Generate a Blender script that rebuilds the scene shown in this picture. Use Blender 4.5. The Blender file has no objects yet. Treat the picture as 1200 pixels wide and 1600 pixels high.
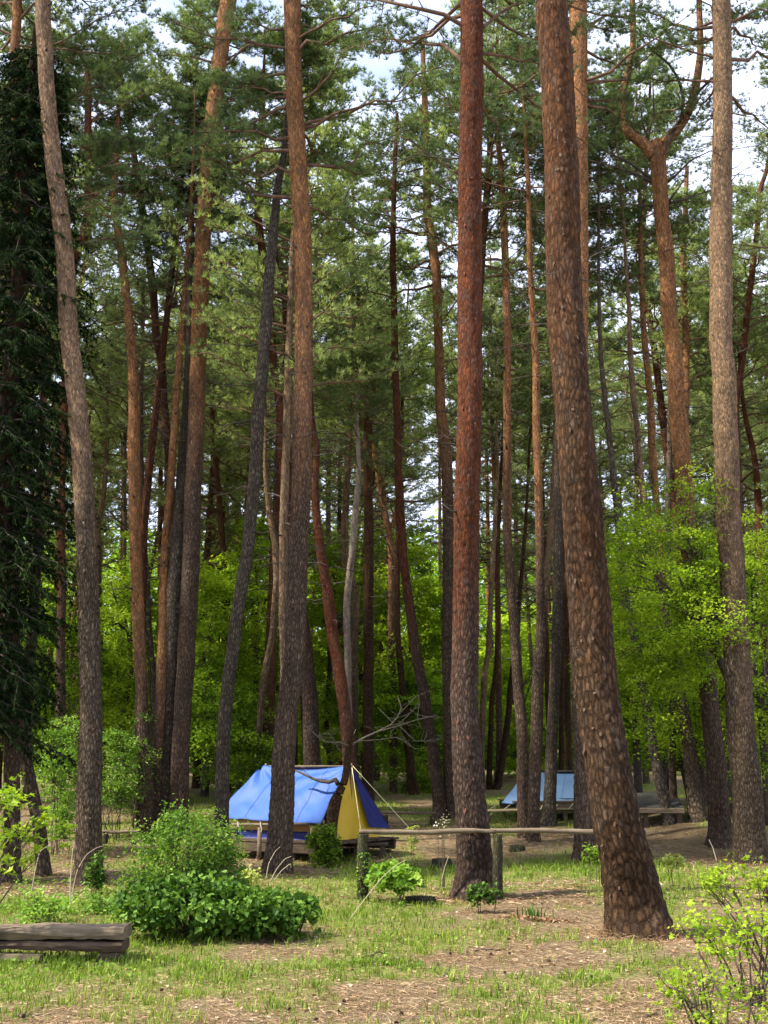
import bpy, math, random
import numpy as np
R = math.radians
rng = np.random.default_rng(7)
random.seed(7)
scene = bpy.context.scene
COL = scene.collection
F, CAMZ = 1800.0, 1.7
P = math.atan(400 / 1800)
cP, sP = math.cos(P), math.sin(P)
PI = math.pi

# ------------------------------------------------------------------ projection helpers (photo pixel -> real place)
def at(px, py, Y):
    u, v = (px - 600) / F, (800 - py) / F
    s = Y / (cP - sP * v)
    return np.array([u * s, Y, CAMZ + (sP + cP * v) * s])
def depth(px, py, Y):
    return Y / (cP - sP * (800 - py) / F)

# ------------------------------------------------------------------ numpy noise
def vnoise(x, y, seed=0):
    x = np.asarray(x, float); y = np.asarray(y, float)
    xi, yi = np.floor(x).astype(np.int64), np.floor(y).astype(np.int64)
    fx, fy = x - xi, y - yi
    fx, fy = fx * fx * (3 - 2 * fx), fy * fy * (3 - 2 * fy)
    def h(a, b):
        n = (a * 374761393 + b * 668265263 + seed * 1442695041) & 0xffffffff
        n = ((n ^ (n >> 13)) * 1274126177) & 0xffffffff
        return ((n ^ (n >> 16)) & 0xffff) / 65535.0
    a = h(xi, yi) * (1 - fx) + h(xi + 1, yi) * fx
    b = h(xi, yi + 1) * (1 - fx) + h(xi + 1, yi + 1) * fx
    return a * (1 - fy) + b * fy
def fbm(x, y, o=4, seed=0):
    t = 0; a = .5; n = 0
    for k in range(o):
        t = t + a * vnoise(x * 2 ** k, y * 2 ** k, seed + k); n += a; a *= .55
    return t / n
def worley(x, y, wrap, seed=0):
    """cell noise with x periodic in WRAP cells: F1, F2 and a random value of the nearest cell"""
    xi, yi = np.floor(x).astype(np.int64), np.floor(y).astype(np.int64)
    f1 = np.full(x.shape, 9.); f2 = np.full(x.shape, 9.); cid = np.zeros(x.shape); dyy = np.zeros(x.shape)
    for dx in (-1, 0, 1):
        for dy in (-1, 0, 1):
            a, b = xi + dx, yi + dy
            aw = np.mod(a, wrap)
            n = (aw * 374761393 + b * 668265263 + seed * 1442695041) & 0xffffffff
            n = ((n ^ (n >> 13)) * 1274126177) & 0xffffffff
            n = n ^ (n >> 16)
            r1, r2, r3 = (n & 1023) / 1023., ((n >> 10) & 1023) / 1023., ((n >> 20) & 1023) / 1023.
            d = np.hypot(a + r1 - x, b + r2 - y)
            m = d < f1
            f2 = np.where(m, f1, np.minimum(f2, d)); cid = np.where(m, r3, cid); dyy = np.where(m, y - b - r2, dyy); f1 = np.where(m, d, f1)
    return f1, f2, cid, dyy

# ------------------------------------------------------------------ ground shape
def gz(x, Y):
    x = np.asarray(x, float); Y = np.asarray(Y, float)
    t = np.clip((Y - 19) / 16, 0, 1)
    z = .85 * t * t * (3 - 2 * t) + np.clip(Y - 33, 0, 60) * .030
    q = np.clip((Y - 66) / 60, 0, 1); z = z + 13 * q * q * (3 - 2 * q)
    z = z + .34 * np.exp(-((x - 7.2) / 1.6) ** 2 - ((Y - 26.5) / 2.2) ** 2)
    z = z + .10 * np.exp(-((x - 2.9) / 1.0) ** 2 - ((Y - 11.3) / .7) ** 2)
    z = z + .16 * np.exp(-((x - 4.2) / 1.6) ** 2 - ((Y - 23.5) / 1.3) ** 2)
    z = z + (fbm(x * .35, Y * .35, 3, 5) - .5) * .12 + (fbm(x * 2.1, Y * 2.1, 3, 9) - .5) * .05
    return z
def gpt(px, py):
    """where the sight line of a pixel meets the ground"""
    Y = 5.0
    for _ in range(4000):
        p = at(px, py, Y)
        if p[2] <= gz(p[0], Y): return p
        Y += .02
    return at(px, py, 80)

# ------------------------------------------------------------------ materials
class NT:
    def __init__(s, name):
        s.m = bpy.data.materials.new(name); s.m.use_nodes = True
        s.t = s.m.node_tree; s.t.nodes.clear()
        s.out = s.n('ShaderNodeOutputMaterial')
    def n(s, typ, **kw):
        nd = s.t.nodes.new(typ)
        for k, v in kw.items():
            if k.startswith('i_'):
                key = k[2:]; key = int(key) if key.isdigit() else key.replace('_', ' ')
                nd.inputs[key].default_value = v
            else: setattr(nd, k, v)
        return nd
    def l(s, a, b): s.t.links.new(a, b)
    def attr(s, name): return s.n('ShaderNodeAttribute', attribute_name=name).outputs['Fac']
    def ramp(s, fac, stops, interp='LINEAR'):
        r = s.n('ShaderNodeValToRGB'); r.color_ramp.interpolation = interp
        e = r.color_ramp.elements
        while len(e) < len(stops): e.new(.5)
        for el, (p, c) in zip(e, stops): el.position = p; el.color = (*c, 1)
        s.l(fac, r.inputs[0]); return r.outputs[0]
    def mix(s, f, a, b, mode='MIX'):
        m = s.n('ShaderNodeMix', data_type='RGBA', blend_type=mode)
        for sock, v in ((m.inputs[0], f), (m.inputs[6], a), (m.inputs[7], b)):
            if hasattr(v, 'links'): s.l(v, sock)
            elif isinstance(v, tuple): sock.default_value = (*v, 1) if len(v) == 3 else v
            else: sock.default_value = v
        return m.outputs[2]
    def math(s, op, a, b=0.0, clamp=False):
        m = s.n('ShaderNodeMath', operation=op, use_clamp=clamp)
        for sock, v in ((m.inputs[0], a), (m.inputs[1], b)):
            if hasattr(v, 'links'): s.l(v, sock)
            else: sock.default_value = v
        return m.outputs[0]
    def noise(s, scale, detail=4, stretch=None, out=0, rough=.6):
        c = s.n('ShaderNodeTexCoord').outputs['Object']
        if stretch:
            mp = s.n('ShaderNodeMapping'); mp.inputs['Scale'].default_value = stretch
            s.l(c, mp.inputs[0]); c = mp.outputs[0]
        nz = s.n('ShaderNodeTexNoise'); nz.inputs['Scale'].default_value = scale
        nz.inputs['Detail'].default_value = detail; nz.inputs['Roughness'].default_value = rough
        s.l(c, nz.inputs['Vector']); return nz.outputs[out]
    def surf(s, color, rough=.85, bump=None, dist=.01, strength=1., spec=.25, sheen=0):
        b = s.n('ShaderNodeBsdfPrincipled')
        if hasattr(color, 'links'): s.l(color, b.inputs['Base Color'])
        else: b.inputs['Base Color'].default_value = (*color, 1)
        b.inputs['Roughness'].default_value = rough
        b.inputs['Specular IOR Level'].default_value = spec
        if bump is not None:
            bn = s.n('ShaderNodeBump'); bn.inputs['Distance'].default_value = dist; bn.inputs['Strength'].default_value = strength
            s.l(bump, bn.inputs['Height']); s.l(bn.outputs[0], b.inputs['Normal'])
        s.l(b.outputs[0], s.out.inputs[0]); return s.m

def bark(name, low, top, crackd=.16):
    s = NT(name)
    tone = s.attr('tone')
    base = s.mix(tone, low, top)
    cv = s.n('ShaderNodeCombineXYZ'); s.l(s.attr('bu'), cv.inputs[0]); s.l(s.attr('bv'), cv.inputs[1])
    nzv = s.n('ShaderNodeTexNoise'); nzv.inputs['Scale'].default_value = 2.2; nzv.inputs['Detail'].default_value = 5; s.l(cv.outputs[0], nzv.inputs['Vector'])
    off = s.n('ShaderNodeVectorMath', operation='MULTIPLY_ADD'); s.l(nzv.outputs['Color'], off.inputs[0]); off.inputs[1].default_value = (.7, 1.0, 0)
    nzf = s.n('ShaderNodeTexNoise'); nzf.inputs['Scale'].default_value = 9; nzf.inputs['Detail'].default_value = 4; s.l(cv.outputs[0], nzf.inputs['Vector'])
    of2 = s.n('ShaderNodeVectorMath', operation='MULTIPLY_ADD'); s.l(nzf.outputs['Color'], of2.inputs[0]); of2.inputs[1].default_value = (.42, .5, 0); s.l(cv.outputs[0], of2.inputs[2]); s.l(of2.outputs[0], off.inputs[2])
    def vor(scale, feat):
        mp = s.n('ShaderNodeMapping'); mp.inputs['Scale'].default_value = (*scale, 1); s.l(off.outputs[0], mp.inputs[0])
        v = s.n('ShaderNodeTexVoronoi', voronoi_dimensions='2D', feature=feat); v.inputs['Scale'].default_value = 1; s.l(mp.outputs[0], v.inputs['Vector']); return v
    e1 = s.ramp(vor((1, 1), 'DISTANCE_TO_EDGE').outputs['Distance'], [(.0, (0, 0, 0)), (.12, (.45, .45, .45)), (.36, (1, 1, 1))])  # wide ramp paints rounded shading into the plate colour, darker towards the cracks
    e2 = s.ramp(vor((.5, .34), 'DISTANCE_TO_EDGE').outputs['Distance'], [(.0, (0, 0, 0)), (.16, (1, 1, 1))])
    cell = s.n('ShaderNodeSeparateColor'); s.l(vor((1, 1), 'F1').outputs['Color'], cell.inputs[0])
    edge = s.math('MULTIPLY', e1, s.math('ADD', .35, s.math('MULTIPLY', e2, .65)))
    n1 = s.noise(40, 6, (1, 1, .3), 0, .75); n2 = s.noise(2.2, 3)
    var = s.math('ADD', s.math('MULTIPLY', cell.outputs[0], .7), .66)
    var = s.math('MULTIPLY', var, s.math('ADD', s.math('MULTIPLY', n1, 2.0), .0))
    var = s.math('MULTIPLY', var, s.math('ADD', s.math('MULTIPLY', n2, .7), .65))
    g = s.n('ShaderNodeCombineColor'); [s.l(var, g.inputs[i]) for i in range(3)]
    c = s.mix(1., base, g.outputs[0], 'MULTIPLY')
    # greyish weathered faces on some plates
    c = s.mix(s.math('MULTIPLY', s.ramp(cell.outputs[1], [(.55, (0, 0, 0)), (.9, (1, 1, 1))]), .3), c, tuple(.6 * v + .06 for v in low))
    c = s.mix(s.math('MULTIPLY', s.math('SUBTRACT', 1., edge, True), s.math('SUBTRACT', .88, s.math('MULTIPLY', tone, .40))), c, tuple(v * crackd for v in low))
    h = s.math('ADD', s.math('MULTIPLY', edge, 1.2), s.math('MULTIPLY', s.noise(60, 5, (1, 1, .35)), .6))
    return s.surf(c, .92, s.math('ADD', h, s.math('MULTIPLY', cell.outputs[2], .5)), .012, 1., .12)

def leafmat(name, stops, transl=.45, rough=.55, obj_var=0.25, spec=.14):
    s = NT(name)
    c = s.ramp(s.attr('tint'), stops)
    oi = s.n('ShaderNodeObjectInfo').outputs['Random']
    v = s.math('ADD', s.math('MULTIPLY', oi, obj_var), 1 - obj_var / 2)
    g = s.n('ShaderNodeCombineColor'); [s.l(v, g.inputs[i]) for i in (0, 1)]; g.inputs[2].default_value = 1
    c = s.mix(1., c, g.outputs[0], 'MULTIPLY')
    d = s.n('ShaderNodeBsdfPrincipled'); s.l(c, d.inputs['Base Color']); d.inputs['Roughness'].default_value = rough; d.inputs['Specular IOR Level'].default_value = spec
    t = s.n('ShaderNodeBsdfTranslucent'); s.l(s.mix(1., c, (1.1, 1.1, .55), 'MULTIPLY'), t.inputs[0])
    m = s.n('ShaderNodeMixShader'); m.inputs[0].default_value = transl
    s.l(d.outputs[0], m.inputs[1]); s.l(t.outputs[0], m.inputs[2]); s.l(m.outputs[0], s.out.inputs[0])
    return s.m

M = {}
M['orange'] = bark('pine_bark_orange', (.14, .092, .062), (.33, .150, .058))
M['red'] = bark('pine_bark_red', (.095, .060, .042), (.13, .040, .015))
M['tan'] = bark('pine_bark_tan', (.13, .092, .060), (.28, .172, .094))
M['grey'] = bark('pine_bark_grey', (.125, .098, .068), (.16, .115, .075))
M['dark'] = bark('pine_bark_dark', (.080, .044, .021), (.12, .050, .020))
M['pale'] = bark('pale_bark', (.30, .23, .17), (.42, .34, .26), .6)
M['moss'] = bark('mossy_wood', (.07, .06, .04), (.10, .095, .04))
s = NT('bark_flake'); M['flake'] = s.surf(s.ramp(s.attr('tint'), [(0, (.08, .05, .03)), (.6, (.09, .055, .034)), (1, (.17, .125, .09))]), .9)
s = NT('flake_red'); M['flake_red'] = s.surf(s.ramp(s.attr('tint'), [(0, (.12, .04, .02)), (.7, (.15, .055, .025)), (1, (.22, .12, .07))]), .9)
s = NT('branch_wood'); M['twig'] = s.surf(s.ramp(s.noise(8, 4), [(.3, (.035, .026, .02)), (.7, (.10, .075, .058))]), .9)
s = NT('upper_branch_wood'); M['bough'] = s.surf(s.ramp(s.noise(5, 4), [(.3, (.07, .04, .025)), (.7, (.19, .105, .06))]), .9)
s = NT('pale_dead_wood'); M['deadwood'] = s.surf(s.ramp(s.noise(14, 4), [(.3, (.085, .07, .045)), (.7, (.19, .16, .11))]), .9)
s = NT('dry_stalk'); M['stalk'] = s.surf((.42, .35, .24), .8)
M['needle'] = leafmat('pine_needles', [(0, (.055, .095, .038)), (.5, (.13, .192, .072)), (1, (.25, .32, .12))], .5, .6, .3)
M['needle_far'] = leafmat('pine_needles_olive_sunlit', [(0, (.13, .18, .075)), (.5, (.265, .335, .135)), (1, (.42, .49, .22))], .55, .6, .3)  # lighter than the near needles: sunlight on the far canopy put into colour
M['conifer'] = leafmat('shaded_conifer_needles', [(0, (.006, .013, .004)), (.6, (.014, .030, .008)), (1, (.035, .062, .016))], .15, .9, spec=.04)  # near-black because the conifer's shade is put into its needle colour
M['maple'] = leafmat('fresh_maple_leaves', [(0, (.13, .215, .012)), (.5, (.30, .45, .03)), (1, (.52, .64, .06))], .58)
M['maple_dk'] = leafmat('deep_green_leaves', [(0, (.05, .10, .010)), (.5, (.16, .28, .02)), (1, (.33, .48, .04))], .52)
M['lime'] = leafmat('lime_leaves', [(0, (.12, .22, .012)), (.5, (.26, .39, .022)), (1, (.42, .53, .05))], .5)
M['ivy'] = leafmat('broad_green_leaves', [(0, (.03, .075, .010)), (.6, (.075, .155, .02)), (1, (.17, .29, .045))], .3, .5)
M['shrub_mid'] = leafmat('mid_green_shrub_leaves', [(0, (.06, .13, .016)), (.6, (.135, .25, .03)), (1, (.26, .37, .06))], .4)
M['shrub'] = leafmat('small_shrub_leaves', [(0, (.09, .19, .02)), (.6, (.17, .31, .035)), (1, (.30, .42, .07))], .4)
M['yellow'] = leafmat('yellow_green_leaves', [(0, (.30, .38, .06)), (1, (.55, .58, .16))], .4)
M['grass'] = leafmat('grass_blades', [(0, (.065, .115, .013)), (.5, (.165, .25, .027)), (.85, (.33, .41, .055)), (1, (.46, .40, .18))], .35, .55, 0)
M['litter'] = leafmat('fallen_needles', [(0, (.08, .047, .025)), (.5, (.27, .165, .085)), (1, (.46, .335, .20))], .1, .8, 0)
M['dryleaf'] = leafmat('fallen_leaves', [(0, (.10, .045, .025)), (.4, (.30, .17, .09)), (.8, (.40, .29, .18)), (1, (.60, .52, .40))], .2, .7, 0)
M['petal'] = leafmat('cream_petals', [(0, (.55, .5, .32)), (1, (.75, .72, .55))], .3)
s = NT('pine_cone'); M['cone'] = s.surf(s.ramp(s.noise(90, 3), [(.3, (.03, .018, .012)), (.7, (.12, .065, .04))]), .85)
def woodmat(name, a, b, st=(1, 12, 12)):
    s = NT(name)
    c = s.ramp(s.noise(3.2, 8, st), [(.28, a), (.72, b)])
    c = s.mix(s.math('MULTIPLY', s.ramp(s.noise(2.6, 4), [(.5, (0, 0, 0)), (.7, (1, 1, 1))]), .5), c, tuple(v * .45 for v in a))
    return s.surf(c, .88, s.noise(7, 8, st), .008, .8)
M['wood'] = woodmat('weathered_timber', (.075, .052, .032), (.25, .19, .125))
M['wood_dk'] = woodmat('old_dark_timber', (.035, .024, .016), (.12, .08, .052))
M['wood_y'] = woodmat('yellowed_timber', (.26, .19, .10), (.48, .37, .21))
M['rail'] = woodmat('bare_rail_log', (.085, .062, .038), (.22, .17, .11))
def cloth(name, col, var=.25, transl=.25):
    s = NT(name)
    f = s.noise(2.3, 4)
    c = s.mix(f, tuple(v * (1 - var) for v in col), tuple(min(1, v * (1 + var)) for v in col))
    c = s.mix(s.math('MULTIPLY', s.ramp(s.noise(5.5, 6), [(.60, (0, 0, 0)), (.78, (1, 1, 1))]), .35), c, tuple(v * .6 for v in col))
    d = s.n('ShaderNodeBsdfPrincipled'); s.l(c, d.inputs['Base Color']); d.inputs['Roughness'].default_value = .6
    bn = s.n('ShaderNodeBump'); bn.inputs['Distance'].default_value = .02; bn.inputs['Strength'].default_value = .5
    s.l(s.noise(3.5, 3, (1, 1, 2.)), bn.inputs['Height']); s.l(bn.outputs[0], d.inputs['Normal'])
    t = s.n('ShaderNodeBsdfTranslucent'); s.l(c, t.inputs[0])
    m = s.n('ShaderNodeMixShader'); m.inputs[0].default_value = transl
    s.l(d.outputs[0], m.inputs[1]); s.l(t.outputs[0], m.inputs[2]); s.l(m.outputs[0], s.out.inputs[0]); return s.m
M['blue'] = cloth('blue_canvas', (.036, .125, .45), .20)
M['blue_sunlit'] = cloth('sunlit_blue_canvas', (.46, .70, .98), .08)  # blue lightened so the shaded rear tent looks sunlit; sun is in the colour
M['seam_blue'] = cloth('blue_seam', (.026, .09, .33), .2); M['seam_pale'] = cloth('pale_seam', (.30, .52, .82), .1)
M['navy'] = cloth('navy_canvas', (.006, .012, .13), .2, .05)
M['gold'] = cloth('yellow_canvas', (.72, .47, .03), .15, .2)
M['ochre'] = cloth('ochre_canvas', (.42, .22, .04), .15, .1)
M['whitecloth'] = cloth('white_cloth', (.72, .70, .62), .1, .1)
s = NT('cord'); M['cord'] = s.surf((.62, .55, .30), .7)
s = NT('grey_tarp'); M['tarp'] = s.surf(s.ramp(s.noise(3, 5), [(.3, (.045, .042, .036)), (.7, (.10, .095, .085))]), .8, s.noise(4, 4), .04)
s = NT('iron_dark'); M['soil'] = s.surf(s.ramp(s.noise(9, 5), [(.3, (.03, .022, .016)), (.7, (.10, .07, .045))]), .95, s.noise(20, 4), .02)

# forest floor
s = NT('forest_floor')
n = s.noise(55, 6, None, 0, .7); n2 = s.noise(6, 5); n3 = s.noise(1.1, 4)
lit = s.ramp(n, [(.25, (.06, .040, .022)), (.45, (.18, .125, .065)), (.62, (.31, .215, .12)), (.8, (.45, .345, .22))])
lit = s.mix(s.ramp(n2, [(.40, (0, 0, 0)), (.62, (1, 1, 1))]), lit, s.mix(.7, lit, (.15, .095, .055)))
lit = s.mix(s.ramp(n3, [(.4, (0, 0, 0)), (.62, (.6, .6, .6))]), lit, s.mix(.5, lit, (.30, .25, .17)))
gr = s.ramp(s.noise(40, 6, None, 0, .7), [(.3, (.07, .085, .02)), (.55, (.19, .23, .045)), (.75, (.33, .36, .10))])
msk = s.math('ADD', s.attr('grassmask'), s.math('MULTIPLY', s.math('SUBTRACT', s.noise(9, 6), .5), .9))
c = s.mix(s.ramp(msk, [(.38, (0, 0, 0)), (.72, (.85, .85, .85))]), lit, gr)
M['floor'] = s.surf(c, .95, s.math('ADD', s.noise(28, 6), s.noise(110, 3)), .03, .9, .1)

# ------------------------------------------------------------------ mesh plumbing
class MB:
    """collects vertex / face arrays and per-vertex float attributes, then links ONE mesh object"""
    def __init__(s): s.v = []; s.f = []; s.a = {}; s.n = 0
    def add(s, v, f, mat=0, smooth=False, **attrs):
        v = np.asarray(v, float).reshape(-1, 3); f = np.asarray(f, np.int64)
        if len(v) == 0: return
        s.f.append((f + s.n, mat, smooth)); s.v.append(v)
        for k in set(s.a) | set(attrs):
            if k not in s.a: s.a[k] = [np.zeros(s.n)] if s.n else []
            x = attrs.get(k, 0.0)
            s.a[k].append(np.broadcast_to(np.asarray(x, float), (len(v),)).copy())
        s.n += len(v)
    def build(s, name, mats, parent=None, origin=(0, 0, 0)):
        me = bpy.data.meshes.new(name)
        v = np.concatenate(s.v) - np.asarray(origin, float)
        me.vertices.add(len(v)); me.vertices.foreach_set('co', v.astype(np.float32).ravel())
        loops = np.concatenate([f.ravel() for f, _, _ in s.f])
        sizes = np.concatenate([np.full(len(f), f.shape[1]) for f, _, _ in s.f])
        mi = np.concatenate([np.full(len(f), m) for f, m, _ in s.f]); sm = np.concatenate([np.full(len(f), q) for f, _, q in s.f])
        me.loops.add(len(loops)); me.loops.foreach_set('vertex_index', loops.astype(np.int32))
        me.polygons.add(len(sizes))
        me.polygons.foreach_set('loop_start', (np.cumsum(sizes) - sizes).astype(np.int32))
        me.polygons.foreach_set('material_index', mi.astype(np.int32))
        me.polygons.foreach_set('use_smooth', sm.astype(bool))
        for k, xs in s.a.items():
            at_ = me.attributes.new(k, 'FLOAT', 'POINT'); at_.data.foreach_set('value', np.concatenate(xs).astype(np.float32))
        for m in (mats if isinstance(mats, (list, tuple)) else [mats]): me.materials.append(m)
        me.update(calc_edges=True)
        o = bpy.data.objects.new(name, me); COL.objects.link(o)
        if parent is not None: o.parent = parent
        else: o.location = origin
        return o

def merge(a, b, dm):
    for v in b.v: pass
    n0 = a.n
    for f, m, q in b.f: a.f.append((f + n0, m + dm, q))
    for k in set(a.a) | set(b.a):
        if k not in a.a: a.a[k] = [np.zeros(a.n)]
        a.a[k].append(np.concatenate(b.a[k]) if k in b.a else np.zeros(b.n))
    a.v += b.v; a.n += b.n

def tag(o, label, cat, group=None, kind=None):
    if label: o['label'] = label
    if cat: o['category'] = cat
    if group: o['group'] = group
    if kind: o['kind'] = kind
    return o
def thing(name, label, cat, loc, group=None):
    o = bpy.data.objects.new(name, None); o.empty_display_size = .2; COL.objects.link(o); o.location = tuple(loc)
    return tag(o, label, cat, group)

def norm(v): return v / np.maximum(np.linalg.norm(v, axis=-1, keepdims=True), 1e-9)
def tubes(mb, Pn, Rn, sides=4, mat=0, **attrs):
    """Pn (B,K,3) polylines, Rn (B,K) radii"""
    Pn = np.asarray(Pn, float); Rn = np.asarray(Rn, float)
    if Pn.ndim == 2: Pn, Rn = Pn[None], Rn[None]
    B, K, _ = Pn.shape
    T = norm(np.gradient(Pn, axis=1))
    ref = np.where(np.abs(T[..., 2:3]) > .9, np.array([1., 0, 0]), np.array([0, 0, 1.]))
    A = norm(np.cross(T, ref)); Bv = np.cross(T, A)
    th = np.arange(sides) * 2 * PI / sides
    V = Pn[:, :, None, :] + Rn[:, :, None, None] * (np.cos(th)[None, None, :, None] * A[:, :, None, :] + np.sin(th)[None, None, :, None] * Bv[:, :, None, :])
    idx = np.arange(B * K * sides).reshape(B, K, sides)
    a, b = idx[:, :-1, :], idx[:, 1:, :]
    f = np.stack([a, np.roll(a, -1, 2), np.roll(b, -1, 2), b], -1).reshape(-1, 4)
    if 'tone' in attrs:
        kk, ss_ = np.meshgrid(np.arange(K), np.arange(sides), indexing='ij'); attrs = dict(tone=attrs['tone'], bu=np.tile((ss_ * 10 / sides).ravel(), B), bv=np.tile((kk * .9).ravel(), B))
    mb.add(V.reshape(-1, 3), f, mat, True, **attrs)
    if sides > 5:
        caps = np.concatenate([idx[:, 0, ::-1], idx[:, -1, :]]); mb_n = mb.n
        mb.f.append((caps + (mb.n - B * K * sides), mat, False))

def box(mb, c, size, rot=None, mat=0, jit=0., bev=.012):
    """a slightly chamfered, slightly irregular board"""
    sx, sy, sz = [q / 2 for q in size]
    b = min(bev, sx * .4, sy * .4, sz * .4)
    vs = []
    for x, dx in ((-sx, b), (sx, -b)):
        ring = [(-sy + b, -sz), (sy - b, -sz), (sy, -sz + b), (sy, sz - b), (sy - b, sz), (-sy + b, sz), (-sy, sz - b), (-sy, -sz + b)]
        vs += [(x, y, z) for y, z in ring]
    v = np.array(vs) + rng.normal(0, jit, (16, 3))
    if rot is not None: v = v @ np.array(rot).T
    f4 = [[i, (i + 1) % 8, (i + 1) % 8 + 8, i + 8] for i in range(8)]
    n0 = mb.n
    mb.add(v + np.array(c), f4, mat, False)
    mb.f.append((np.array([[7, 6, 5, 4, 3, 2, 1, 0], list(range(8, 16))]) + n0, mat, False))
def rotz(a): c, s_ = math.cos(a), math.sin(a); return np.array([[c, -s_, 0], [s_, c, 0], [0, 0, 1.]])
def roty(a): c, s_ = math.cos(a), math.sin(a); return np.array([[c, 0, s_], [0, 1, 0], [-s_, 0, c]])

# ------------------------------------------------------------------ foliage primitives
def rand_dirs(n, g=rng):
    return norm(g.normal(size=(n, 3)))
def needles(mb, pos, dirs, per=12, length=.12, width=.010, spread=.75, tint=None, mat=0):
    n = len(pos)
    if n == 0: return
    base = np.repeat(pos, per, 0); d = np.repeat(dirs, per, 0)
    nd = norm(d + spread * rand_dirs(n * per))
    L = length * rng.uniform(.65, 1.15, (n * per, 1))
    side = norm(np.cross(nd, rand_dirs(n * per)))
    tip = base + nd * L
    w = width * .5
    root = base + nd * .01
    V = np.stack([root - side * w, root + side * w, tip], 1).reshape(-1, 3)
    f = np.arange(n * per * 3).reshape(-1, 3)
    t = np.repeat(tint if tint is not None else rng.uniform(0, 1, n), per) + rng.normal(0, .12, n * per)
    mb.add(V, f, mat, False, tint=np.repeat(np.clip(t, 0, 1), 3))
SHAPES = {
 'kite': (np.array([(0, 0), (.42, .40), (0, 1), (-.42, .40)]), [(0, 1, 2, 3)]),
 'oval': (np.array([(0, 0), (.30, .22), (.36, .55), (0, 1), (-.36, .55), (-.30, .22)]), [(0, 1, 2, 3, 4, 5)]),
 'heart': (np.array([(0, .08), (.22, -.06), (.46, .18), (.40, .52), (0, 1), (-.40, .52), (-.46, .18), (-.22, -.06)]), [tuple(range(8))]),
 'maple': (np.array([(0, 0), (.18, .12), (.52, .10), (.36, .34), (.58, .62), (.24, .56), (0, 1), (-.24, .56), (-.58, .62), (-.36, .34), (-.52, .10), (-.18, .12)]), [tuple(range(12))]),
}
def leaves(mb, pos, size, shape='kite', tilt=.5, tint=None, mat=0, facing=None, droop=0.):
    n = len(pos)
    if n == 0: return
    sh, faces = SHAPES[shape]
    nrm = np.tile(np.array([0, 0, 1.]), (n, 1)) + tilt * rand_dirs(n)
    if facing is not None: nrm = nrm + facing
    nrm = norm(nrm)
    a = norm(np.cross(nrm, rand_dirs(n))); a[:, 2] -= droop; a = norm(a)
    b = norm(np.cross(nrm, a))
    S = size * rng.uniform(.6, 1.2, (n, 1, 1))
    fold = np.abs(sh[:, 0])[None, :, None] * .35 - (sh[:, 1] ** 2)[None, :, None] * .22
    V = pos[:, None, :] + S * (b[:, None, :] * sh[None, :, 0:1] + a[:, None, :] * (sh[None, :, 1:2] - .4) + nrm[:, None, :] * fold)
    k = len(sh)
    f = (np.arange(n)[:, None, None] * k + np.array(faces)[None]).reshape(-1, len(faces[0]))
    t = tint if tint is not None else rng.uniform(0, 1, n)
    mb.add(V.reshape(-1, 3), f, mat, False, tint=np.repeat(np.clip(t, 0, 1), k))

# ------------------------------------------------------------------ trunks
def smooth(a, k):
    if k < 2: return a
    w = np.hanning(k + 2)[1:-1]; w /= w.sum()
    p = np.concatenate([np.full(k, a[0]) - (a[1] - a[0]) * np.arange(k, 0, -1), a, np.full(k, a[-1]) + (a[-1] - a[-2]) * np.arange(1, k + 1)])
    return np.convolve(p, w, 'same')[k:-k]
def axis_from_pixels(pts, Y, ztop=None, wob=.15, seed=0):
    """pts (px,py,w) from base upward -> arrays c(n,3), r(n) with points in order of height"""
    c, r = [], []
    for i, (px, py, w) in enumerate(pts):
        yy = Y + (wob * math.sin(i * 1.1 + seed) if i else 0)
        c.append(at(px, py, yy)); r.append(w * .5 * depth(px, py, yy) / F)
    c = np.array(c); r = np.array(r)
    o = np.argsort(c[:, 2]); c, r = c[o], r[o]
    if ztop is not None and ztop > c[-1, 2] + .5:
        d = norm(c[-1] - c[-3 if len(c) > 3 else 0]); d = norm(d * .6 + np.array([0, 0, .6]))
        L = ztop - c[-1, 2]; rr = r[-1]
        for t in (.3, .65, 1.):
            c = np.vstack([c, c[-1] + (d + np.append(rng.normal(0, .035, 2), 0)) * L * .34]); r = np.append(r, rr * (1 - .72 * t))
    return c, r
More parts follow.
